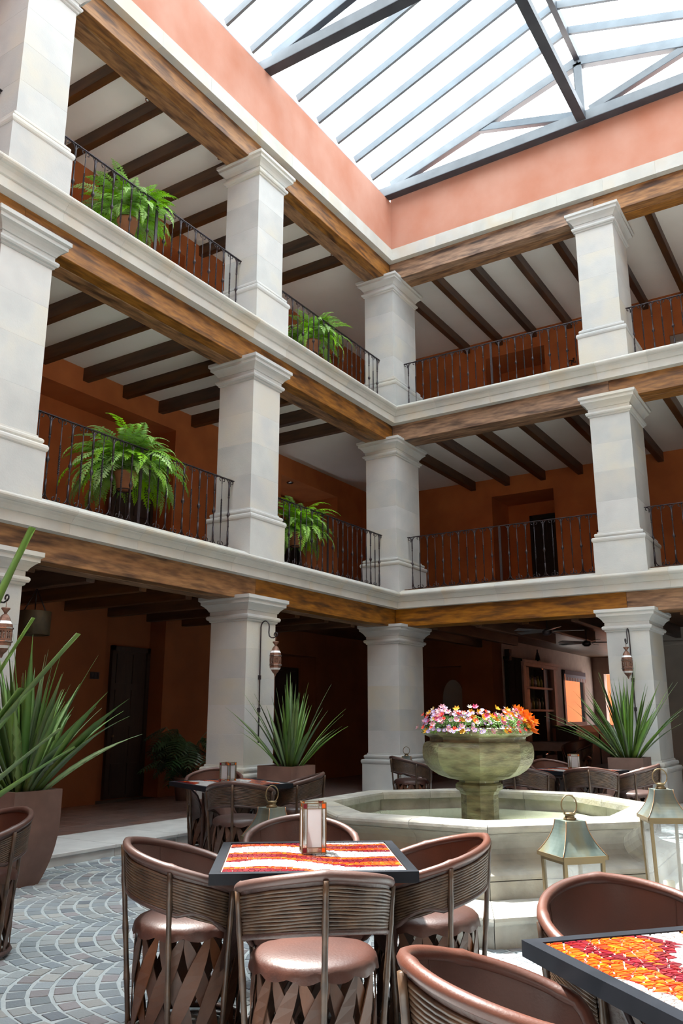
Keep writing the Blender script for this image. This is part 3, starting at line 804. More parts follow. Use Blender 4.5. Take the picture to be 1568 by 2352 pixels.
# ------------------------------------------------------------------ stained glass candle boxes
def candle_box(label, x, y, z, rz, w=.115, h=.235, group='stained glass candle boxes on the tables'):
    t = thing('candle_box', label, 'lantern', (x, y, z), rz, group)
    q = w/2; e = .022
    zs = [0.006, .03, h-.03, h-.004]
    m = MB()
    for sx in (-1, 1):
        for sy in (-1, 1): m.box(sx*q-.0025, sx*q+.0025, sy*q-.0025, sy*q+.0025, 0, h)
    for zz in zs:
        for s in (-1, 1):
            m.box(-q, q, s*q-.0022, s*q+.0022, zz-.0018, zz+.0018); m.box(s*q-.0022, s*q+.0022, -q, q, zz-.0018, zz+.0018)
    for s in (-1, 1):
        for k in (-1, 1):
            m.box(k*(q-e)-.0016, k*(q-e)+.0016, s*q-.0022, s*q+.0022, 0, h); m.box(s*q-.0022, s*q+.0022, k*(q-e)-.0016, k*(q-e)+.0016, 0, h)
    m.build('brass_came', 'brass', t)
    for k in range(4):
        R = (0, 0, k*pi/2)
        m = MB(); m.box(-(q-e), q-e, -q, -q+.002, zs[1], zs[2]); m.build('frosted_pane', 'frosted_glass', t, rot=R)
        for s in (-1, 1):
            m = MB(); a, b = sorted((s*(q-e), s*q)); m.box(a, b, -q, -q+.002, zs[1], zs[2]); m.build('clear_strip', 'clear_glass', t, rot=R)
        for za, zb in ((zs[0], zs[1]), (zs[2], zs[3])):
            m = MB(); m.box(-(q-e), q-e, -q, -q+.002, za, zb); m.build('clear_strip', 'clear_glass', t, rot=R)
            for s in (-1, 1):
                m = MB(); a, b = sorted((s*(q-e), s*q)); m.box(a+.002, b-.002, -q-.0005, -q+.0025, za+.002, zb-.002)
                m.build('colored_square', 'orange_glass' if s > 0 else 'ruby_glass', t, rot=R)
    m = MB(); m.box(-q, q, -q, q, 0, .003); m.build('mirror_base', 'chrome', t)
    m = MB(); m.lathe([(.024, .004), (.025, .06), (.004, .062)], 12); m.build('votive_candle', 'candle', t)
    return t
candle_box('stained glass candle box on the near mosaic table', 4.885, -9.93, .762, radians(36.5+5), .118, .245)
candle_box('small stained glass candle box on the table before the middle left column', 1.45, -6.52, .762, radians(5), .125, .20)
candle_box('small stained glass candle box on the table behind the fountain', 3.93, -2.46, .762, radians(28), .13, .20)

# ------------------------------------------------------------------ tall verdigris lanterns
def lantern(label, x, y, z, rz, sc=1.0):
    t = thing('copper_lantern', label, 'lantern', (x, y, z), rz, 'verdigris floor lanterns'); t.scale = (sc, sc, sc)
    e = .155; zb = .575
    m = MB(); L = []
    for f in [i/10 for i in range(11)]:
        o = .070+(e-.070)*(1-f)**1.75; L.append([(-o, -o, zb+.02+.20*f), (o, -o, zb+.02+.20*f), (o, o, zb+.02+.20*f), (-o, o, zb+.02+.20*f)])
    m.loops(L); rf = m.build('roof', 'verdigris', t)
    for i in range(4):
        m = MB(); m.tube([Vector(l[i])*1.0+Vector((0, 0, .002)) for l in L], .003, 4); m.build('roof_seam', 'copper_edge', rf)
    m = MB()
    for s in (-1, 1):
        m.box(-e-.004, e+.004, s*e-.004, s*e+.004, zb, zb+.024); m.box(s*e-.004, s*e+.004, -e-.004, e+.004, zb, zb+.024)
    m.build('eave_band', 'brass', t)
    for sx in (-1, 1):
        for sy in (-1, 1):
            m = MB(); q = .132; m.bar((sx*q, sy*q, zb+.005), (sx*(q-.012), sy*(q-.012), .02), .022, .022); m.build('corner_post', 'brass', t)
    m = MB()
    for zz, q in ((zb-.008, .134), (.022, .122)):
        for s in (-1, 1):
            m.box(-q, q, s*q-.009, s*q+.009, zz-.012, zz+.012); m.box(s*q-.009, s*q+.009, -q, q, zz-.012, zz+.012)
    m.build('frame', 'brass', t)
    m = MB(); m.box(-.13, .13, -.13, .13, 0, .014); m.build('base', 'brass', t)
    for k in range(4):
        m = MB(); m.quad((-.118, -.124, .03), (.118, -.124, .03), (.128, -.132, zb-.015), (-.128, -.132, zb-.015)); m.build('glass_pane', 'seeded_glass', t, rot=(0, 0, k*pi/2))
    m = MB(); m.lathe([(.042, .014), (.042, .13), (.036, .135), (.003, .137)], 16); m.build('candle', 'candle', t)
    m = MB(); m.lathe([(.040, zb+.215), (.040, zb+.232), (.030, zb+.236), (.030, zb+.250), (.038, zb+.254), (.038, zb+.262), (.01, zb+.266)], 14); m.build('cap', 'brass', t)
    m = MB(); m.tube([(.055*cos(a), 0, zb+.310+.060*sin(a)) for a in [2*pi*k/28 for k in range(28)]], .0048, 5, closed=True); m.build('ring_handle', 'brass', t)
    return t
lantern('verdigris copper lantern standing beside the fountain steps, right of the near table', 5.66, -8.17, 0, radians(48.5))
lantern('verdigris copper lantern on the fountain step at the right edge', 6.02, -7.19, .2, radians(28.3), .92)
lantern('verdigris copper lantern behind the near table, only its roof and ring showing', 3.60, -8.58, 0, radians(32.5+40), 1.0)
lantern('small verdigris copper lantern far back at the foot of the inner corner column', .60, -.88, 0, radians(20))

# ------------------------------------------------------------------ fountain
FC = Vector((4.264, -6.357, 0)); FA = radians(25)
ft = thing('fountain', 'octagonal stone fountain with a wet stone bowl on a pedestal', 'fountain', FC)
def octo(prof, name, mat, parent=None, segs=None, cap0=False, cap1=False, rr=1.0, smooth=False):
    """octagonal ring split into segments between vertices and mid-side joints"""
    parent = parent or ft
    for k in range(8):
        a0, a1 = FA+k*pi/4, FA+(k+1)*pi/4
        for (f0, f1) in (segs or ((0, .5), (.5, 1))):
            m = MB(); L = []
            for f in (f0, f1):
                g = .0015
                P = []
                for r, z in prof:
                    p0 = Vector((r*cos(a0), r*sin(a0))); p1 = Vector((r*cos(a1), r*sin(a1))); ff = f+(g if f == f0 else -g)
                    q = p0.lerp(p1, ff); P.append((q.x, q.y, z))
                L.append(P)
            m.loops(L[::-1]); m.build(name, mat, parent)
octo([(2.14, 0), (2.14, .135), (2.17, .15), (2.185, .17), (2.18, .19), (2.16, .20), (1.5, .20), (1.5, 0)], 'step_stone', 'fountain_stone', segs=((0, .34), (.34, .67), (.67, 1)))
octo([(1.69, .20), (1.69, .315), (1.66, .32), (1.4, .32), (1.4, .20)], 'plinth_stone', 'fountain_stone')
octo([(1.685, .322), (1.69, .335), (1.685, .355), (1.66, .372), (1.63, .378), (1.60, .384), (1.55, .40), (1.50, .43), (1.475, .465), (1.465, .50), (1.475, .545), (1.51, .58), (1.55, .60), (1.56, .603), (1.56, .612), (1.385, .612), (1.385, .322)], 'basin_stone', 'fountain_stone')
octo([(1.56, .614), (1.585, .618), (1.61, .63), (1.62, .65), (1.615, .668), (1.60, .68), (1.56, .686), (1.36, .686), (1.345, .68), (1.34, .66), (1.34, .614)], 'rim_stone', 'fountain_stone')
m = MB(); m.lathe([(1.39, .30), (1.39, .33)], 8, rot=FA, smooth=False); m.build('basin_floor', 'fountain_stone', ft)
m = MB(); m.lathe([(1.38, .44), (1.38, .505)], 8, rot=FA, smooth=False); m.build('water', 'water', ft)
def oc(prof, name, mat):
    prof = [(r*.90, z-(.045 if z > .5 else 0)) for r, z in prof]
    m = MB(); m.lathe(prof, 8, rot=FA, smooth=False); return m.build(name, mat, ft)
oc([(.20, .33), (.20, .40), (.185, .42), (.185, .80), (.195, .815), (.20, .83)], 'pedestal', 'wet_stone')
oc([(.205, .83), (.225, .84), (.235, .86), (.235, .885), (.215, .90), (.20, .905), (.20, .935)], 'pedestal_cap', 'wet_stone')
oc([(.22, .925), (.30, .935), (.40, .965), (.48, 1.01), (.53, 1.06), (.555, 1.11), (.56, 1.16), (.555, 1.215), (.54, 1.245), (.515, 1.258), (.485, 1.262), (.48, 1.28), (.49, 1.30)], 'bowl', 'wet_stone')
oc([(.49, 1.30), (.505, 1.305), (.545, 1.32), (.56, 1.335), (.56, 1.36), (.545, 1.372), (.47, 1.375), (.45, 1.35), (.05, 1.345)], 'bowl_rim', 'wet_stone')
m = MB()
for k in range(16):
    a = random.uniform(0, 2*pi); r = random.uniform(.26, .40); z0 = .945+.1*(r-.26)
    z = z0
    while z > .52 and random.random() < .72:
        h = random.uniform(.01, .035); m.tube([(r*cos(a), r*sin(a), z), (r*cos(a+.01), r*sin(a+.01), z-h)], [.003, .0015], 4); z -= h+random.uniform(.02, .09)
m.build('water_drips', 'clear_glass', ft, kind='stuff')
# flowers
fl = thing('flower_arrangement', 'mixed flowers heaped along the rim of the fountain bowl, lilac, pink, yellow and orange', 'flowers', FC+Vector((0, 0, 1.305)))
def flower_mesh(colors, n, r, cup, centre=(.85, .65, .1), seed=0):
    rnd = random.Random(seed); m = MB(); c = colors
    for k in range(n):
        a = 2*pi*k/n; w = pi/n*1.15; m.curc = rnd.choice(c)
        m.quad((0, 0, 0), (r*.6*cos(a-w), r*.6*sin(a-w), cup*.5), (r*cos(a), r*sin(a), cup), (r*.6*cos(a+w), r*.6*sin(a+w), cup*.5))
    m.curc = centre; m.ball((0, 0, .002), r*.22, 6, 3, .6)
    return m.mesh('flower', 'petal')
FMS = [flower_mesh([(.25, .17, .48), (.34, .25, .56)], 8, .022, .005, seed=1), flower_mesh([(.38, .32, .55), (.46, .42, .58)], 8, .020, .004, seed=2),
       flower_mesh([(.60, .28, .006), (.65, .34, .01)], 6, .034, .02, seed=3), flower_mesh([(.42, .02, .09), (.46, .06, .14)], 6, .034, .02, (.8, .1, .2), 4),
       flower_mesh([(.50, .20, .28), (.55, .30, .38)], 6, .034, .018, seed=5), flower_mesh([(.75, .05, .03), (.85, .10, .05)], 6, .024, .018, (.6, .05, .02), 6),
       flower_mesh([(.52, .51, .48), (.55, .54, .50)], 6, .026, .02, seed=7), flower_mesh([(.60, .10, .004), (.65, .14, .006)], 6, .055, .035, seed=8)]
def ring_pt(a, r):
    k = ((a-FA) % (pi/4))-pi/8
    return r*cos(pi/8)/cos(k)
rnd = random.Random(5); n = 0
view = atan2(CAM.y-FC.y, CAM.x-FC.x)
for i in range(285):
    a = view+rnd.uniform(-1, 1)*pi*.62 if i < 245 else rnd.uniform(0, 2*pi)
    u = rnd.random(); rr = ring_pt(a, .40+.14*u+rnd.uniform(-.03, .02)); h = .17*(1-u)**.8+rnd.uniform(-.01, .05)-(.03 if u > .8 else 0)
    j = rnd.choice([0, 0, 1, 1, 4, 3, 2, 5, 6, 1, 0, 2, 4] if h > .05 else [0, 0, 0, 1, 1, 1, 2, 4, 5])
    dright = ((a-view+pi) % (2*pi))-pi
    if dright > 1.15 and rnd.random() < .5: j = 7
    out = Vector((cos(a), sin(a), .55+.6*(1-u))).normalized(); q = out.to_track_quat('Z', 'Y').to_euler()
    link('flower', FMS[j], fl, (rr*cos(a), rr*sin(a), max(.0, h)), rot=(q.x, q.y, q.z+rnd.random()))
m = MB()
for i in range(2600):
    a = rnd.uniform(0, 2*pi); u = rnd.random(); rr = ring_pt(a, .36+.15*u); h = .11*(1-u)**.7+rnd.uniform(-.015, .025)
    if u > .85: h -= .03
    c = Vector((rr*cos(a), rr*sin(a), max(-.02, h))); d = Vector((rnd.uniform(-1, 1), rnd.uniform(-1, 1), rnd.uniform(-.2, 1))).normalized(); s = d.orthogonal().normalized(); l = rnd.uniform(.015, .035)
    m.quad(c, c+d*l*.5+s*l*.22, c+d*l, c+d*l*.5-s*l*.22)
m.build('foliage', 'flower_leaf', fl, kind='stuff')

# ------------------------------------------------------------------ planters with sword leaved plants
def blade(parent, base, tip, w, rnd, mat='blade', bend=.12, cut=False, name='leaf'):
    base = Vector(base); tip = Vector(tip); d = tip-base; L = d.length; d.normalize()
    hor = Vector((d.x, d.y, 0)); side = d.cross(Vector((0, 0, 1))); side = side.normalized() if side.length > .05 else Vector((1, 0, 0))
    tw = rnd.uniform(-.9, .9); N = 9; nrm = side.cross(d).normalized(); m = MB(); m.sm = True; Ls = []
    mid = (base+tip)/2+Vector((0, 0, bend*L))-hor*bend*L*.6
    for i in range(N+1):
        f = i/N; p = base*(1-f)**2+mid*2*f*(1-f)+tip*f*f
        t = ((mid-base)*(1-f)+(tip-mid)*f).normalized(); an = tw*(1-f*.6)
        s = (side*cos(an)+nrm*sin(an)); s = (s-t*s.dot(t)).normalized(); nn = s.cross(t)
        ww = w*(.5+.5*sin(pi*min(1, f*1.05+.08)))*(1 if cut else max(.04, min(1, (1-f)*3.2)))
        Ls.append([p-s*ww/2, p+nn*ww*.16, p+s*ww/2, p+nn*ww*.16+nn*.0015])
    o = base
    m.loops([[q-o for q in l] for l in Ls]); return m.build(name, mat, parent, tuple(o))
def planter(label, x, y, z, s, H, rz=0.0):
    t = thing('planter', label, 'planter', (x, y, z), rz, 'rust brown square planters')
    m = MB(); L = []
    h = s/2
    for f in [i/12 for i in range(13)]:
        q = h*(1-.42*max(0, 1-f/.75)**2.3) if f < 1 else h
        L.append([(-q, -q, H*f), (q, -q, H*f), (q, q, H*f), (-q, q, H*f)])
    L.append([(-h+.03, -h+.03, H), (h-.03, -h+.03, H), (h-.03, h-.03, H), (-h+.03, h-.03, H)])
    L.append([(-h+.03, -h+.03, H-.06), (h-.03, -h+.03, H-.06), (h-.03, h-.03, H-.06), (-h+.03, h-.03, H-.06)])
    m.loops(L); m.build('pot_body', 'corten', t)
    m = MB(); m.box(-h+.032, h-.032, -h+.032, h-.032, H-.07, H-.05); m.build('soil', 'soil', t)
    return t
def swordplant(label, x, y, z, n, Lr, seed, spread=62, rad=.15, wd=.055):
    t = thing('sword_leaf_plant', label, 'plant', (x, y, z), 0, 'sword leaved plants in the planters')
    rnd = random.Random(seed)
    for k in range(n):
        u = (k+.5)/n; tilt = radians(4+spread*u**1.15); L = rnd.uniform(*Lr)*(1-.10*u)
        for attempt in range(60):      # leaves grow clear of the column behind the planter
            az = rnd.uniform(0, 2*pi)
            b = (rad*u*cos(az), rad*u*sin(az), 0); tip = (b[0]+L*sin(tilt)*cos(az), b[1]+L*sin(tilt)*sin(az), L*cos(tilt)-.10*u*L)
            if not any(x0-.09 < x+b[0]+(tip[0]-b[0])*f < x1+.09 and y0-.09 < y+b[1]+(tip[1]-b[1])*f < y1+.09
                       for f in (.4, .6, .75, .9, 1.0) for x0, x1, y0, y1 in ((-WX, 0, YA, YA+WX), (-WX, 0, YB, YB+WX), (XD-WX, XD, 0, WD))): break
        o = blade(t, b, tip, wd*rnd.uniform(.75, 1.2), rnd, bend=.05+.06*u)
    return t
planter('tall rust brown square planter at the left edge beside the shaded walkway step', .82, -8.62, 0, .50, .80)
swordplant('large sword leaved plant in the left edge planter', .82, -8.62, .74, 64, (1.0, 1.55), 21, spread=54, wd=.078)
planter('rust brown square planter at the foot of the middle left column', .56, -4.24, 0, .56, .80)
swordplant('sword leaved plant right of the middle left column', .60, -4.22, .74, 52, (.85, 1.38), 34, spread=50)
planter('rust brown square planter in front of the right column', 4.22, -.72, 0, .50, .86)
swordplant('sword leaved plant in front of the right column, tips over the hanging lantern', 4.22, -.72, .80, 60, (.95, 1.5), 47, spread=54)
planter('rust brown planter just outside the left edge of the photo, behind the nearest chair', 3.05, -11.15, 0, .5, .62)
nt_ = thing('sword_leaf_plant', 'near sword leaved plant reaching in from the left edge with long cut tips', 'plant', (3.05, -11.15, .56), 0, 'sword leaved plants in the planters')
rn = random.Random(3); nb = Vector((3.05, -11.15, .56))
for tip, w, cut in [((3.88, -11.02, 2.37), .075, True), ((3.82, -10.92, 1.92), .075, True), ((4.0, -10.78, 1.84), .095, True), ((3.72, -10.88, 1.57), .085, True),
                    ((3.86, -10.73, 1.37), .06, True), ((3.91, -10.67, 1.28), .04, True), ((3.1, -10.7, 1.9), .07, False), ((2.8, -11.5, 1.9), .07, False), ((2.5, -10.9, 1.6), .07, False)]:
    st = nb+Vector((rn.uniform(-.05, .1), rn.uniform(-.1, .1), 0))
    blade(nt_, st-nb, Vector(tip)-nb, w*1.4, rn, 'blade_near', bend=.05, cut=cut)

# ------------------------------------------------------------------ ferns on the galleries
def frond_mesh(seed, L=.62):
    rnd = random.Random(seed); m = MB(); N = 26; P = []
    for i in range(N+1):
        f = i/N; a = radians(62-120*f**1.2)
        P.append((0 if i == 0 else P[-1][0]+L/N*cos(a), 0, 0 if i == 0 else P[-1][2]+L/N*sin(a)))
    m.tube(P[::2], .0025, 3)
    for i in range(2, N):
        f = i/N; l = .105*sin(pi*min(1, f*.9+.12))**.8*(1-f*.35)*rnd.uniform(.85, 1.15); p = Vector(P[i]); t = (Vector(P[min(N, i+1)])-p).normalized()
        for s in (-1, 1):
            d = (Vector((0, s, 0))+t*.35+Vector((0, 0, -.25+rnd.uniform(-.2, .2)))).normalized(); w = t*L/N*.85
            m.quad(p-w*.5, p+d*l*.5-w*.75, p+d*l, p+d*l*.5+w*.55)
    return m.mesh('frond', 'fern')
FR = [frond_mesh(1), frond_mesh(2, .5), frond_mesh(3, .72)]
def fern(label, x, y, z, sc, seed, n=62, potr=.15, stand=0.0, fz=0.0):
    t = thing('potted_fern', label, 'plant', (x, y, fz), 0, 'potted ferns along the left gallery')
    b = z-fz
    m = MB(); m.lathe([(potr*.68, b-.24), (potr*.95, b-.02), (potr*1.05, b-.02), (potr*1.05, b+.01), (potr*.9, b+.01), (potr*.88, b-.03), (.01, b-.03)], 20); m.build('pot', 'terracotta', t)
    if b-.24 > .06:
        m = MB()
        for k in range(3):
            a = k*2*pi/3; m.tube([(potr*.6*cos(a), potr*.6*sin(a), b-.25), (potr*1.0*cos(a), potr*1.0*sin(a), 0)], .008, 5)
        m.tube([(potr*.7*cos(2*pi*k/20), potr*.7*sin(2*pi*k/20), b-.245) for k in range(20)], .008, 4, closed=True)
        m.build('pot_stand', 'iron', t)
    rnd = random.Random(seed)
    for k in range(n):
        az = rnd.uniform(0, 2*pi); u = rnd.random(); s = sc*rnd.uniform(.75, 1.15)
        o = link('frond', rnd.choice(FR), t, (.05*cos(az), .05*sin(az), b+.0), rot=(rnd.uniform(-.3, .3), radians(-38+85*u), az)); o.scale = (s, s, s)
    return t
fern('big bright green fern on the first upper floor, behind the left gallery railing', -.78, -6.2, 4.64, 1.45, 1, 150, fz=3.82)
fern('bright green fern on the top floor, behind the left gallery railing', -.80, -6.45, 8.36, 1.25, 2, 150, fz=7.52)
fern('bright green fern on the first upper floor, right of the middle left column', -.80, -2.2, 4.56, 1.25, 3, 120, fz=3.82)
fern('bright green fern on the top floor, right of the middle left column', -.80, -1.75, 8.38, 1.2, 4, 115, fz=7.52)

# ------------------------------------------------------------------ split leaf plant in the shade
def lobed_leaf():
    m = MB(); N = 9; P = []
    for i in range(N):
        f = (i+.5)/N; l = .22*sin(pi*(f*.85+.12))+.02
        for s in (-1, 1):
            b0 = (f*.34-.014, 0, -.10*f*f); b1 = (f*.34+.014, 0, -.10*f*f)
            t = (f*.34+.07, s*l, -.12*f*f-.05*l/.17)
            md = ((b0[0]+t[0])/2+.0, s*l*.6, (b0[2]+t[2])/2+.01)
            m.quad(b0, (md[0]-.014, md[1], md[2]), t, (md[0]+.02, md[1], md[2])); m.tri(b0, (md[0]+.02, md[1], md[2]), b1)
    return m.mesh('split_leaf', 'dark_leaf')
LL = lobed_leaf()
sp = thing('split_leaf_plant', 'dark split leaved plant in the shade by the orange wall, left of the middle column', 'plant', (-2.3, -3.1, .12))
m = MB(); m.lathe([(.15, 0), (.2, .34), (.21, .36), (.17, .36), (.16, .3), (.01, .3)], 18); m.build('pot', 'corten', sp)
rnd = random.Random(9)
for k in range(34):
    az = rnd.uniform(0, 2*pi); r = rnd.uniform(.12, .52); h = rnd.uniform(.45, 1.25)
    p = Vector((r*cos(az), r*sin(az), h)); m = MB(); m.tube([(0, 0, .3), (p.x*.5, p.y*.5, h*.8), tuple(p)], .007, 4); m.build('stem', 'dark_leaf', sp)
    link('split_leaf', LL, sp, tuple(p), rot=(rnd.uniform(-.3, .3), radians(rnd.uniform(10, 60)), az+rnd.uniform(-.4, .4)))

# ------------------------------------------------------------------ hanging pierced lanterns on iron crooks
def wall_lantern(label, crook_label, P, wing):
    """P: lantern axis point at the crook tip; wing gives the wall direction"""
    t = thing('pierced_lantern', label, 'lantern', P, 0, 'pierced metal lanterns hanging on the columns')
    m = MB(); m.tube([(0, 0, 0), (0, 0, -.07)], .004, 4); m.lathe([(.028, -.07), (.042, -.055), (.045, -.065), (.018, -.10), (.014, -.115)], 10); m.build('finial', 'rust_metal', t)
    def ring(prof, name, mat):
        m = MB(); m.lathe(prof, 8, rot=pi/8, smooth=False, cap0=False, cap1=False); m.build(name, mat, t)
    ring([(.014, -.112), (.03, -.125), (.048, -.15), (.062, -.185)], 'dome', 'rust_metal')
    ring([(.062, -.186), (.078, -.215)], 'upper_glass', 'milk_glass')
    ring([(.08, -.215), (.083, -.245)], 'upper_band', 'rust_metal')
    ring([(.082, -.246), (.094, -.25), (.094, -.262), (.084, -.266)], 'molding', 'chrome')
    for k in range(8):
        a = pi/8+k*pi/4; b = a+pi/4
        def pt(f, z, r=.084): 
            p0 = Vector((r*cos(a), r*sin(a), z)); p1 = Vector((r*cos(b), r*sin(b), z)); return p0.lerp(p1, f)
        m = MB()
        for f0, f1, za, zb in ((0, .18, -.266, -.375), (.82, 1, -.266, -.375), (.18, .82, -.266, -.285), (.18, .82, -.356, -.375), (.42, .58, -.285, -.356)):
            m.quad(pt(f0, za), pt(f1, za), pt(f1, zb), pt(f0, zb))
        m.tube([pt(.5+.2*cos(q), -.32+.026*sin(q), .086) for q in [2*pi*i/10 for i in range(10)]], .004, 3, closed=True)
        m.build('pierced_panel', 'rust_metal', t)
    ring([(.084, -.375), (.094, -.379), (.094, -.39), (.083, -.395)], 'molding', 'chrome')
    ring([(.083, -.395), (.080, -.425)], 'lower_band', 'rust_metal')
    ring([(.079, -.425), (.062, -.45)], 'lower_glass', 'milk_glass')
    ring([(.062, -.45), (.045, -.48), (.02, -.505), (.008, -.54), (.001, -.545)], 'bottom_dome', 'rust_metal')
    m = MB(); m.lathe([(.06, -.22), (.06, -.44)], 8, smooth=True, cap0=False, cap1=False); m.build('inner_glass', 'clear_glass', t)
    c = thing('iron_crook', crook_label, 'bracket', P, 0, 'iron crooks fixed to the columns')
    D = .27
    dv = Vector((-1, 0, 0)) if wing == 'left' else Vector((0, 1, 0))
    pts = [dv*D+Vector((0, 0, z)) for z in (-1.45, -1.0, -.5, 0, .16)]
    for k in range(1, 9):
        a = pi*k/8; pts.append(dv*(D-.075+.075*cos(a))+Vector((0, 0, .16+.09*sin(a))))
    pts += [dv*(D-.145)+Vector((0, 0, .08)), dv*(D-.155)+Vector((0, 0, .03)), dv*(D-.19)+Vector((0, 0, .005)), dv*.04+Vector((0, 0, .0)), dv*-.01+Vector((0, 0, .02))]
    for k in range(8):
        a = -pi*.1+pi*1.3*k/7; pts.append(dv*-.0+Vector((0, 0, .045))+dv*(-.028*cos(a))+Vector((0, 0, .028*sin(a))))
    m = MB(); m.tube(pts, .0095, 6); m.build('crook', 'iron', c)
    for zz in (-.55, -1.0):
        m = MB(); b = dv*(D+.012)+Vector((0, 0, zz)); m.obox(b, Vector((1, 0, 0)), Vector((0, 1, 0)), Vector((0, 0, 1)), .02, .02, .03); m.build('wall_clip', 'iron', c)
wall_lantern('pierced rusty metal lantern hanging on the middle left column', 'iron crook on the middle left column holding a pierced lantern', (.29, YB+.30, 2.53), 'left')
wall_lantern('pierced rusty metal lantern hanging on the left edge column', 'iron crook on the left edge column holding a pierced lantern', (.29, YA+.30, 2.53), 'left')
wall_lantern('pierced rusty metal lantern hanging on the right column above the sword leaves', 'iron crook on the right column holding a pierced lantern', (4.2, -.29, 2.55), 'back')

# ------------------------------------------------------------------ drum pendant, spots, downlights, ornaments
t = thing('drum_pendant', 'dark bronze drum pendant lamp hanging in the shaded walkway at the left', 'lamp', (-1.6, -6.82, 3.05))
m = MB(); m.lathe([(.205, -.30), (.205, -.60), (.19, -.60), (.19, -.32)], 28, cap0=False, cap1=False); m.lathe([(.205, -.30), (.02, -.30)], 28, cap0=False, cap1=False); m.build('drum_shade', 'bronze_drum', t)
for k in range(3):
    a = k*2*pi/3+.4; m = MB(); m.tube([(.15*cos(a), .15*sin(a), -.30), (0, 0, .0)], .008, 5); m.build('hanging_strap', 'iron', t)
m = MB(); m.tube([(0, 0, 0), (0, 0, .0), (0, 0, .02)], .04, 8); m.build('ceiling_rose', 'iron', t)
for n_, (x, y, z) in enumerate([(-.80, -6.24, 10.62), (-.76, -4.62, 10.62), (-.78, -1.1, 10.62)]):
    t = thing('ceiling_spot', ['small chrome spotlight over the top floor fern in the left gallery', 'small chrome spotlight beside the capital of the middle left column', 'small chrome spotlight in the top floor bay next to the inner corner'][n_], 'spotlight', (x, y, z))
    m = MB(); m.lathe([(.012, .02), (.03, .0), (.036, -.03), (.03, -.06), (.01, -.07)], 12); m.build('lamp_head', 'chrome', t)
    m = MB(); m.tube([(0, 0, 0), (0, 0, .10), (0, 0, .225)], .007, 6); m.build('stem', 'chrome', t)
t = thing('downlight', 'recessed ceiling downlight in the dark niche behind the first floor fern', 'light fitting', (-3.36, 1.1, 6.665))
m = MB(); m.lathe([(.05, .0), (.075, .0), (.08, .01), (.08, .024), (.05, .024)], 20, cap0=False, cap1=False); m.build('trim_ring', 'chrome', t)
m = MB(); m.lathe([(.05, .02), (.001, .02)], 20, cap0=False); m.build('lens', 'milk_glass', t)
def ornament(label, p):
    t = thing('iron_wall_ornament', label, 'ornament', p)
    m = MB()
    for k in range(4):
        a = pi/4+k*pi/2; m.tube([(0, 0, 0), (.05*cos(a), 0, .05*sin(a)), (.09*cos(a+.3), 0, .09*sin(a+.3)), (.07*cos(a+.7), 0, .07*sin(a+.7))], .012, 5)
    m.build('scrollwork', 'iron', t)
    m = MB(); m.ball((0, -.01, 0), .03, 8, 5); m.build('boss', 'iron', t)
ornament('black iron ornament on the orange wall of the top floor near the right column', (2.28, BY-.02, 9.75))
ornament('black iron ornament on the orange wall of the first upper floor near the right column', (2.62, BY-.02, 5.5))
t = thing('room_plaque', 'small dark iron plaque on the shaded wall left of the dark door', 'plaque', (LX+.01, -4.42, 2.08), pi/2)
m = MB()
for dx in (-.06, .0, .06): m.box(dx-.02, dx+.02, -.012, .012, -.045, .045)
m.box(-.09, .09, -.006, .006, -.055, .055); m.build('plate', 'iron', t)

# ------------------------------------------------------------------ doors and niche (setting)
def door(n, a, b, z0, z1, plane, wing, mat='dark_door'):
    r = bpy.data.objects.new('door_%d' % n, None); COL.objects.link(r); r['kind'] = 'structure'
    def B(s0, s1, za, zb, d0, d1, name, mt):
        m = MB(); m.box(*((plane-0+d0, plane+d1, s0, s1, za, zb) if wing == 'left' else (s0, s1, plane-d1, plane-d0, za, zb))); m.build(name, mt, r)
    B(a+.0, a+.07, z0, z1, 0, .07, 'jamb', mat); B(b-.07, b, z0, z1, 0, .07, 'jamb', mat); B(a, b, z1-.08, z1, 0, .07, 'head', mat)
    B(a+.07, b-.07, z0, z1-.08, 0, .03, 'door_leaf', mat)
    c = (b-a-.14)/2; H = z1-.08-z0
    for i in range(2):
        for j in range(4):
            s0 = a+.07+i*c+.06; s1 = a+.07+(i+1)*c-.06; za = z0+H*(j/4)+.06; zb = z0+H*((j+1)/4)-.05
            B(s0, s1, za, zb, .03, .045, 'door_panel', mat)
    m = MB(); p = ((plane+.06, a+.12, z0+1.0) if wing == 'left' else (a+.12, plane-.06, z0+1.0)); m.ball(p, .025, 8, 5); m.build('door_knob', 'brass', r)
door(1, -3.78, -2.90, .12, 2.62, LX-.38, 'left')
door(2, .75, 1.7, .12, 2.5, LX-.40, 'left')
door(3, -4.0, -3.0, 3.82, 6.1, LX-.42, 'left')
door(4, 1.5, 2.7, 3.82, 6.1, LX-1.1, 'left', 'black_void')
door(5, -4.0, -3.0, 7.52, 9.8, LX-.42, 'left')
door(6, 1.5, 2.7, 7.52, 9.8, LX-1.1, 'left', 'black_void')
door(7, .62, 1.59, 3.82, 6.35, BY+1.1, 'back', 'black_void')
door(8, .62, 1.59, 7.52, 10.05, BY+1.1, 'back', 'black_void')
r = bpy.data.objects.new('window_1', None); COL.objects.link(r); r['kind'] = 'structure'
for b in ((4.5, 6.0, 9.70, 9.85), (4.5, 6.0, 8.5, 8.6), (4.5, 4.6, 8.6, 9.7), (5.9, 6.0, 8.6, 9.7), (5.2, 5.28, 8.6, 9.7)):
    m = MB(); m.box(b[0], b[1], BY+.05, BY+.12, b[2], b[3]); m.build('window_frame', 'grey_plaster', r)
m = MB(); m.box(4.6, 5.9, BY+.08, BY+.1, 8.6, 9.7); m.build('window_pane', 'milk_glass', r)
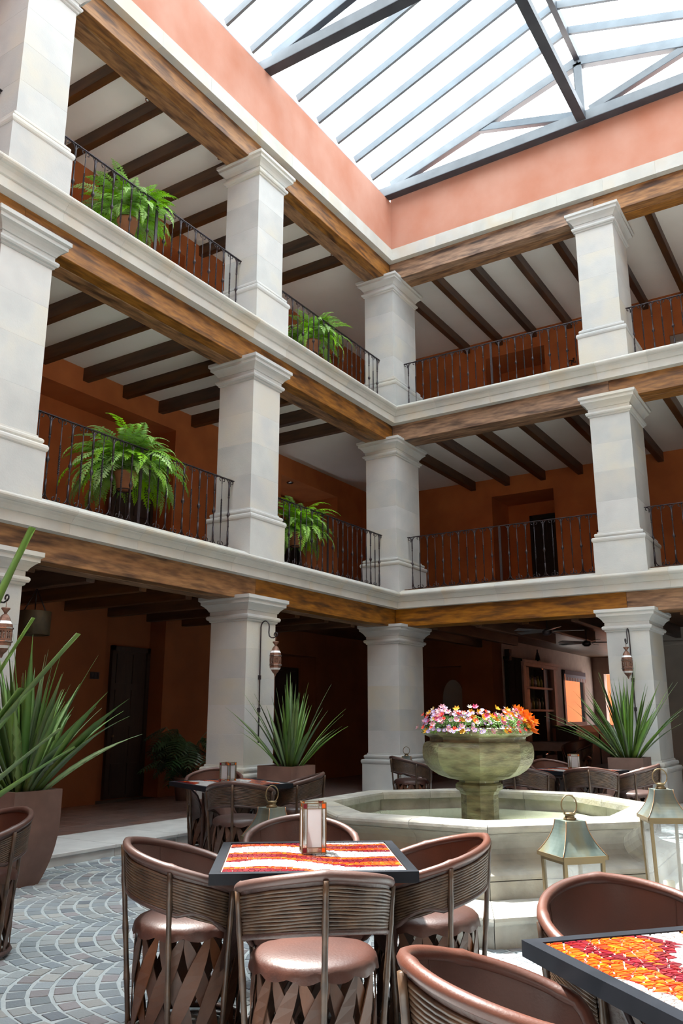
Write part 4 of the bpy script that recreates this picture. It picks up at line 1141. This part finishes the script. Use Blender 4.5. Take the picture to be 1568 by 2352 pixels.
t = thing('niche_mirror', 'pointed arch grey mirror standing in the dark niche left of the bar', 'mirror', (-1.28, BY+.30, .35))
m = MB(); P = [(-.28, 0), (-.28, 1.45)]+[(-.28+.28*(k/8)**1.3 if False else -.28*cos(pi/2*k/8), 1.45+.52*sin(pi/2*k/8)**.9) for k in range(1, 9)]
P = P+[(-x, z) for x, z in P[::-1][1:]]
m.loops([[(x, yy, z) for x, z in P] for yy in (0, -.03)]); m.build('mirror_panel', 'grey_plaster', t)

# ------------------------------------------------------------------ bar room
m = MB(); WB = -.1
for b in ((WB-.3, WB, BY+.6, 6.3, .1, 3.27), (WB-.3, WB, 6.3, 9.9, 2.80, 3.27), (WB-.3, WB, 6.3, 9.9, .1, .45), (WB-.3, WB, 9.2, 9.9, .45, 2.8), (WB-.1, WB, 9.9, 11.9, 2.75, 3.27), (WB-.1, WB, 9.9, 11.9, .1, 1.2),
          (WB-.1, WB, 11.9, 13.2, .1, 3.27), (WB-.3, WB, 6.3, 6.65, .45, 2.8), (WB-.6, WB-.5, 6.3, 9.6, .1, 3.27)): m.box(*b)
m.build('wall_bar', 'wall_bar', kind='structure')
m = MB()
for b in ((WB, .25, 13.0, 13.3, .1, 3.27), (.25, 3.4, 13.0, 13.3, 2.75, 3.27), (3.4, 11, 13.0, 13.3, .1, 3.27), (.25, 3.4, 13, 13.3, .1, 1.0)): m.box(*b)
m.build('wall_bar', 'wall_bar', kind='structure')
m = MB(); m.box(XR+3, XR+3.3, BY, 13.3, .1, 3.27); m.build('wall_bar', 'wall_bar', kind='structure')
m = MB(); m.box(3.70, 6.3, BY, BY+.5, .12, 3.27); m.build('wall_bar_pier', 'grey_plaster', kind='structure')
m = MB(); m.box(3.66, 6.34, BY-.05, BY, 2.9, 2.98); m.box(3.66, 6.34, BY-.03, BY, 3.0, 3.27); trim_n += 1; m.build('trim_%d' % trim_n, 'grey_plaster', kind='structure')
# sunlit orange walls outside the bar windows
m = MB(); m.box(-4.5, -4.2, 8, 22, 0, 4); m.box(-4.5, 6, 17.5, 17.8, 0, 4.5); m.build('wall_exterior', 'exterior_plaster', kind='structure')
m = MB(); m.box(-4.5, 12, 13.3, 18, -.1, .1); m.box(-4.5, -.4, 6, 13.3, -.1, .1); m.build('ground', 'kerb', kind='structure')
# back bar cabinet
t = thing('bar_cabinet', 'pale framed back bar cabinet with shelves of bottles in the bar room', 'cabinet', (WB, 7.9, .45))
def CB(x0, x1, y0, y1, z0, z1, name, mat):
    m = MB(); m.box(x0, x1, y0-7.9, y1-7.9, z0-.45, z1-.45); return m.build(name, mat, t)
CB(0, .08, 6.60, 6.80, .45, 2.78, 'frame_post', 'pink_frame'); CB(0, .08, 8.95, 9.15, .45, 2.78, 'frame_post', 'pink_frame')
CB(0, .16, 6.5, 9.25, 2.78, 2.85, 'cornice', 'pink_frame'); CB(0, .12, 6.55, 9.2, 2.70, 2.78, 'cornice', 'pink_frame')
CB(-.35, -.33, 6.65, 9.2, .45, 2.8, 'mirror_back', 'shelf_glass')
for z_ in (2.15, 1.58): CB(-.33, .03, 6.8, 8.95, z_, z_+.05, 'shelf', 'pink_frame')
CB(-.33, -.05, 6.8, 7.35, .5, 2.7, 'side_panel', 'dark_door'); CB(-.33, -.05, 8.5, 8.95, .5, 2.7, 'side_panel', 'dark_door')
rnd = random.Random(4); bn = 0
def bottle_mesh(c, h, r):
    m = MB(); m.curc = c; m.lathe([(r, 0), (r, h*.58), (r*.8, h*.66), (r*.3, h*.76), (r*.28, h), (r*.05, h)], 8); return m.mesh('bottle', 'bottle')
BM = [(bottle_mesh(c, h, r), nm) for c, h, r, nm in [((.35, .30, .05), .30, .035, 'green yellow'), ((.55, .38, .28), .28, .037, 'pale brown'), ((.1, .12, .06), .32, .033, 'dark green'), ((.6, .55, .5), .26, .04, 'clear')]]
for sh, z_ in (('upper', 2.20), ('lower', 1.63)):
    for k in range(9):
        b_, nm = BM[rnd.randrange(4)]
        o = link('bottle', b_, None, (WB-.08-.08*(k % 2), 7.42+.115*k, z_)); tag(o, 'small bottle on the %s back bar shelf, %s from the left' % (sh, ('first', 'second', 'third', 'fourth', 'fifth', 'sixth', 'seventh', 'eighth', 'ninth')[k]), 'bottle', 'bottles on the %s back bar shelf' % sh)
t = thing('tall_cupboard', 'tall dark green cupboard left of the back bar cabinet', 'cupboard', (WB+.001, 5.95, .12))
for i in range(2):
    m = MB(); m.box(.0, .10, -.45+.45*i+.01, .45*i-.01, .05, 2.68); m.build('door', 'green_paint', t)
m = MB(); m.box(0, .08, -.48, .48, 0, .05); m.box(0, .12, -.5, .5, 2.68, 2.74); m.build('carcass', 'green_paint', t)
t = thing('bar_counter', 'dark wooden bar counter in the bar room', 'counter', (1.0, 8.4, .12))
m = MB(); m.box(-.25, .25, -1.9, 1.9, 0, 1.05); m.build('counter_front', 'bar_wood', t)
m = MB(); m.box(-.32, .32, -2.0, 2.0, 1.05, 1.11); m.build('counter_top', 'bar_wood', t)
for k in range(4):
    m = MB(); m.box(.25, .27, -1.8+.92*k, -1.0+.92*k, .15, .95); m.build('panel', 'dark_door', t)
r = bpy.data.objects.new('window_2', None); COL.objects.link(r); r['kind'] = 'structure'
for b in ((9.9, 10.05, 1.2, 2.75), (11.75, 11.9, 1.2, 2.75), (10.05, 11.75, 2.65, 2.75), (10.05, 11.75, 1.2, 1.3)):
    m = MB(); m.box(WB-.05, WB+.04, b[0], b[1], b[2], b[3]); m.build('window_frame', 'dark_door', r)
t = thing('window_valance', 'patterned grey valance over the bar room window', 'valance', (WB+.05, 10.95, 2.75))
m = MB(); nn = 16
for k in range(nn):
    y0, y1 = -1.0+2.0*k/nn, -1.0+2.0*(k+1)/nn
    for (a, b, c) in ((0, .12, (.10, .07, .08)), (.12, .20, (.30, .30, .36)), (.20, .30, (.33, .18, .17) if k % 2 else (.42, .38, .38))):
        m.curc = c; x = .03
        m.quad((x, y0, -a), (x, y1, -a), (x, y1, -b), (x, y0, -b))
m.build('pleated_cloth', 'awning_cloth', t)
def fan(label, p):
    t = thing('ceiling_fan', label, 'fan', p)
    m = MB(); m.tube([(0, 0, 0), (0, 0, .27)], .012, 6); m.build('down_rod', 'iron', t)
    m = MB(); m.lathe([(.03, .04), (.09, .02), (.09, -.05), (.05, -.08), (.01, -.085)], 14); m.build('motor', 'iron', t)
    for k in range(5):
        a = 2*pi*k/5+.3; d = Vector((cos(a), sin(a), 0)); s = Vector((-sin(a), cos(a), .2)).normalized()
        m = MB(); m.obox(d*.38, d, s, d.cross(s), .28, .065, .004); m.build('fan_blade', 'fan_blade', t)
fan('ceiling fan in the shade between the corner column and right column', (2.42, 1.3, 2.98))
fan('ceiling fan farther back in the bar room', (2.39, 3.9, 2.96))
def cloth_table(label, x, y, z):
    t = thing('dining_table', label, 'table', (x, y, z))
    m = MB(); m.box(-.55, .55, -.4, .4, .72, .75); m.build('tabletop', 'bar_wood', t)
    for sx in (-1, 1):
        for sy in (-1, 1): m = MB(); m.box(sx*.48-.03, sx*.48+.03, sy*.33-.03, sy*.33+.03, 0, .72); m.build('leg', 'bar_wood', t)
    c = MB(); L = []
    for q, zz in ((0, .755), (.0, .755), (.012, .74), (.016, .56)): L.append([(-.56-q, -.41-q, zz), (.56+q, -.41-q, zz), (.56+q, .41+q, zz), (-.56-q, .41+q, zz)])
    c.loops(L, cap1=False); o = c.build('tablecloth', 'cloth', None, (x, y, z)); tag(o, 'grey cloth draped over the dining table in the bar room', 'tablecloth')
cloth_table('dining table under a grey cloth in the bar room', 1.0, 5.9, .12)
t = thing('wall_speaker', 'small black loudspeaker high on the bar room wall', 'speaker', (WB+.1, 5.55, 2.9))
m = MB(); m.box(-.06, .06, -.08, .08, -.13, .13); m.build('cabinet', 'black_void', t); m = MB(); m.lathe([(.05, .0), (.045, .01), (.01, .004)], 12); m.build('cone', 'iron', t, (.06, 0, 0), rot=(0, pi/2, 0))
t = thing('wall_light', 'black iron light fitting above the back bar cabinet', 'light fitting', (WB+.12, 7.6, 2.86))
m = MB(); m.tube([(0, 0, 0), (0, 0, .3)], .02, 6); m.build('arm', 'iron', t); m = MB(); m.lathe([(.05, .16), (.07, .03), (.03, .22)], 10); m.build('shade', 'iron', t)
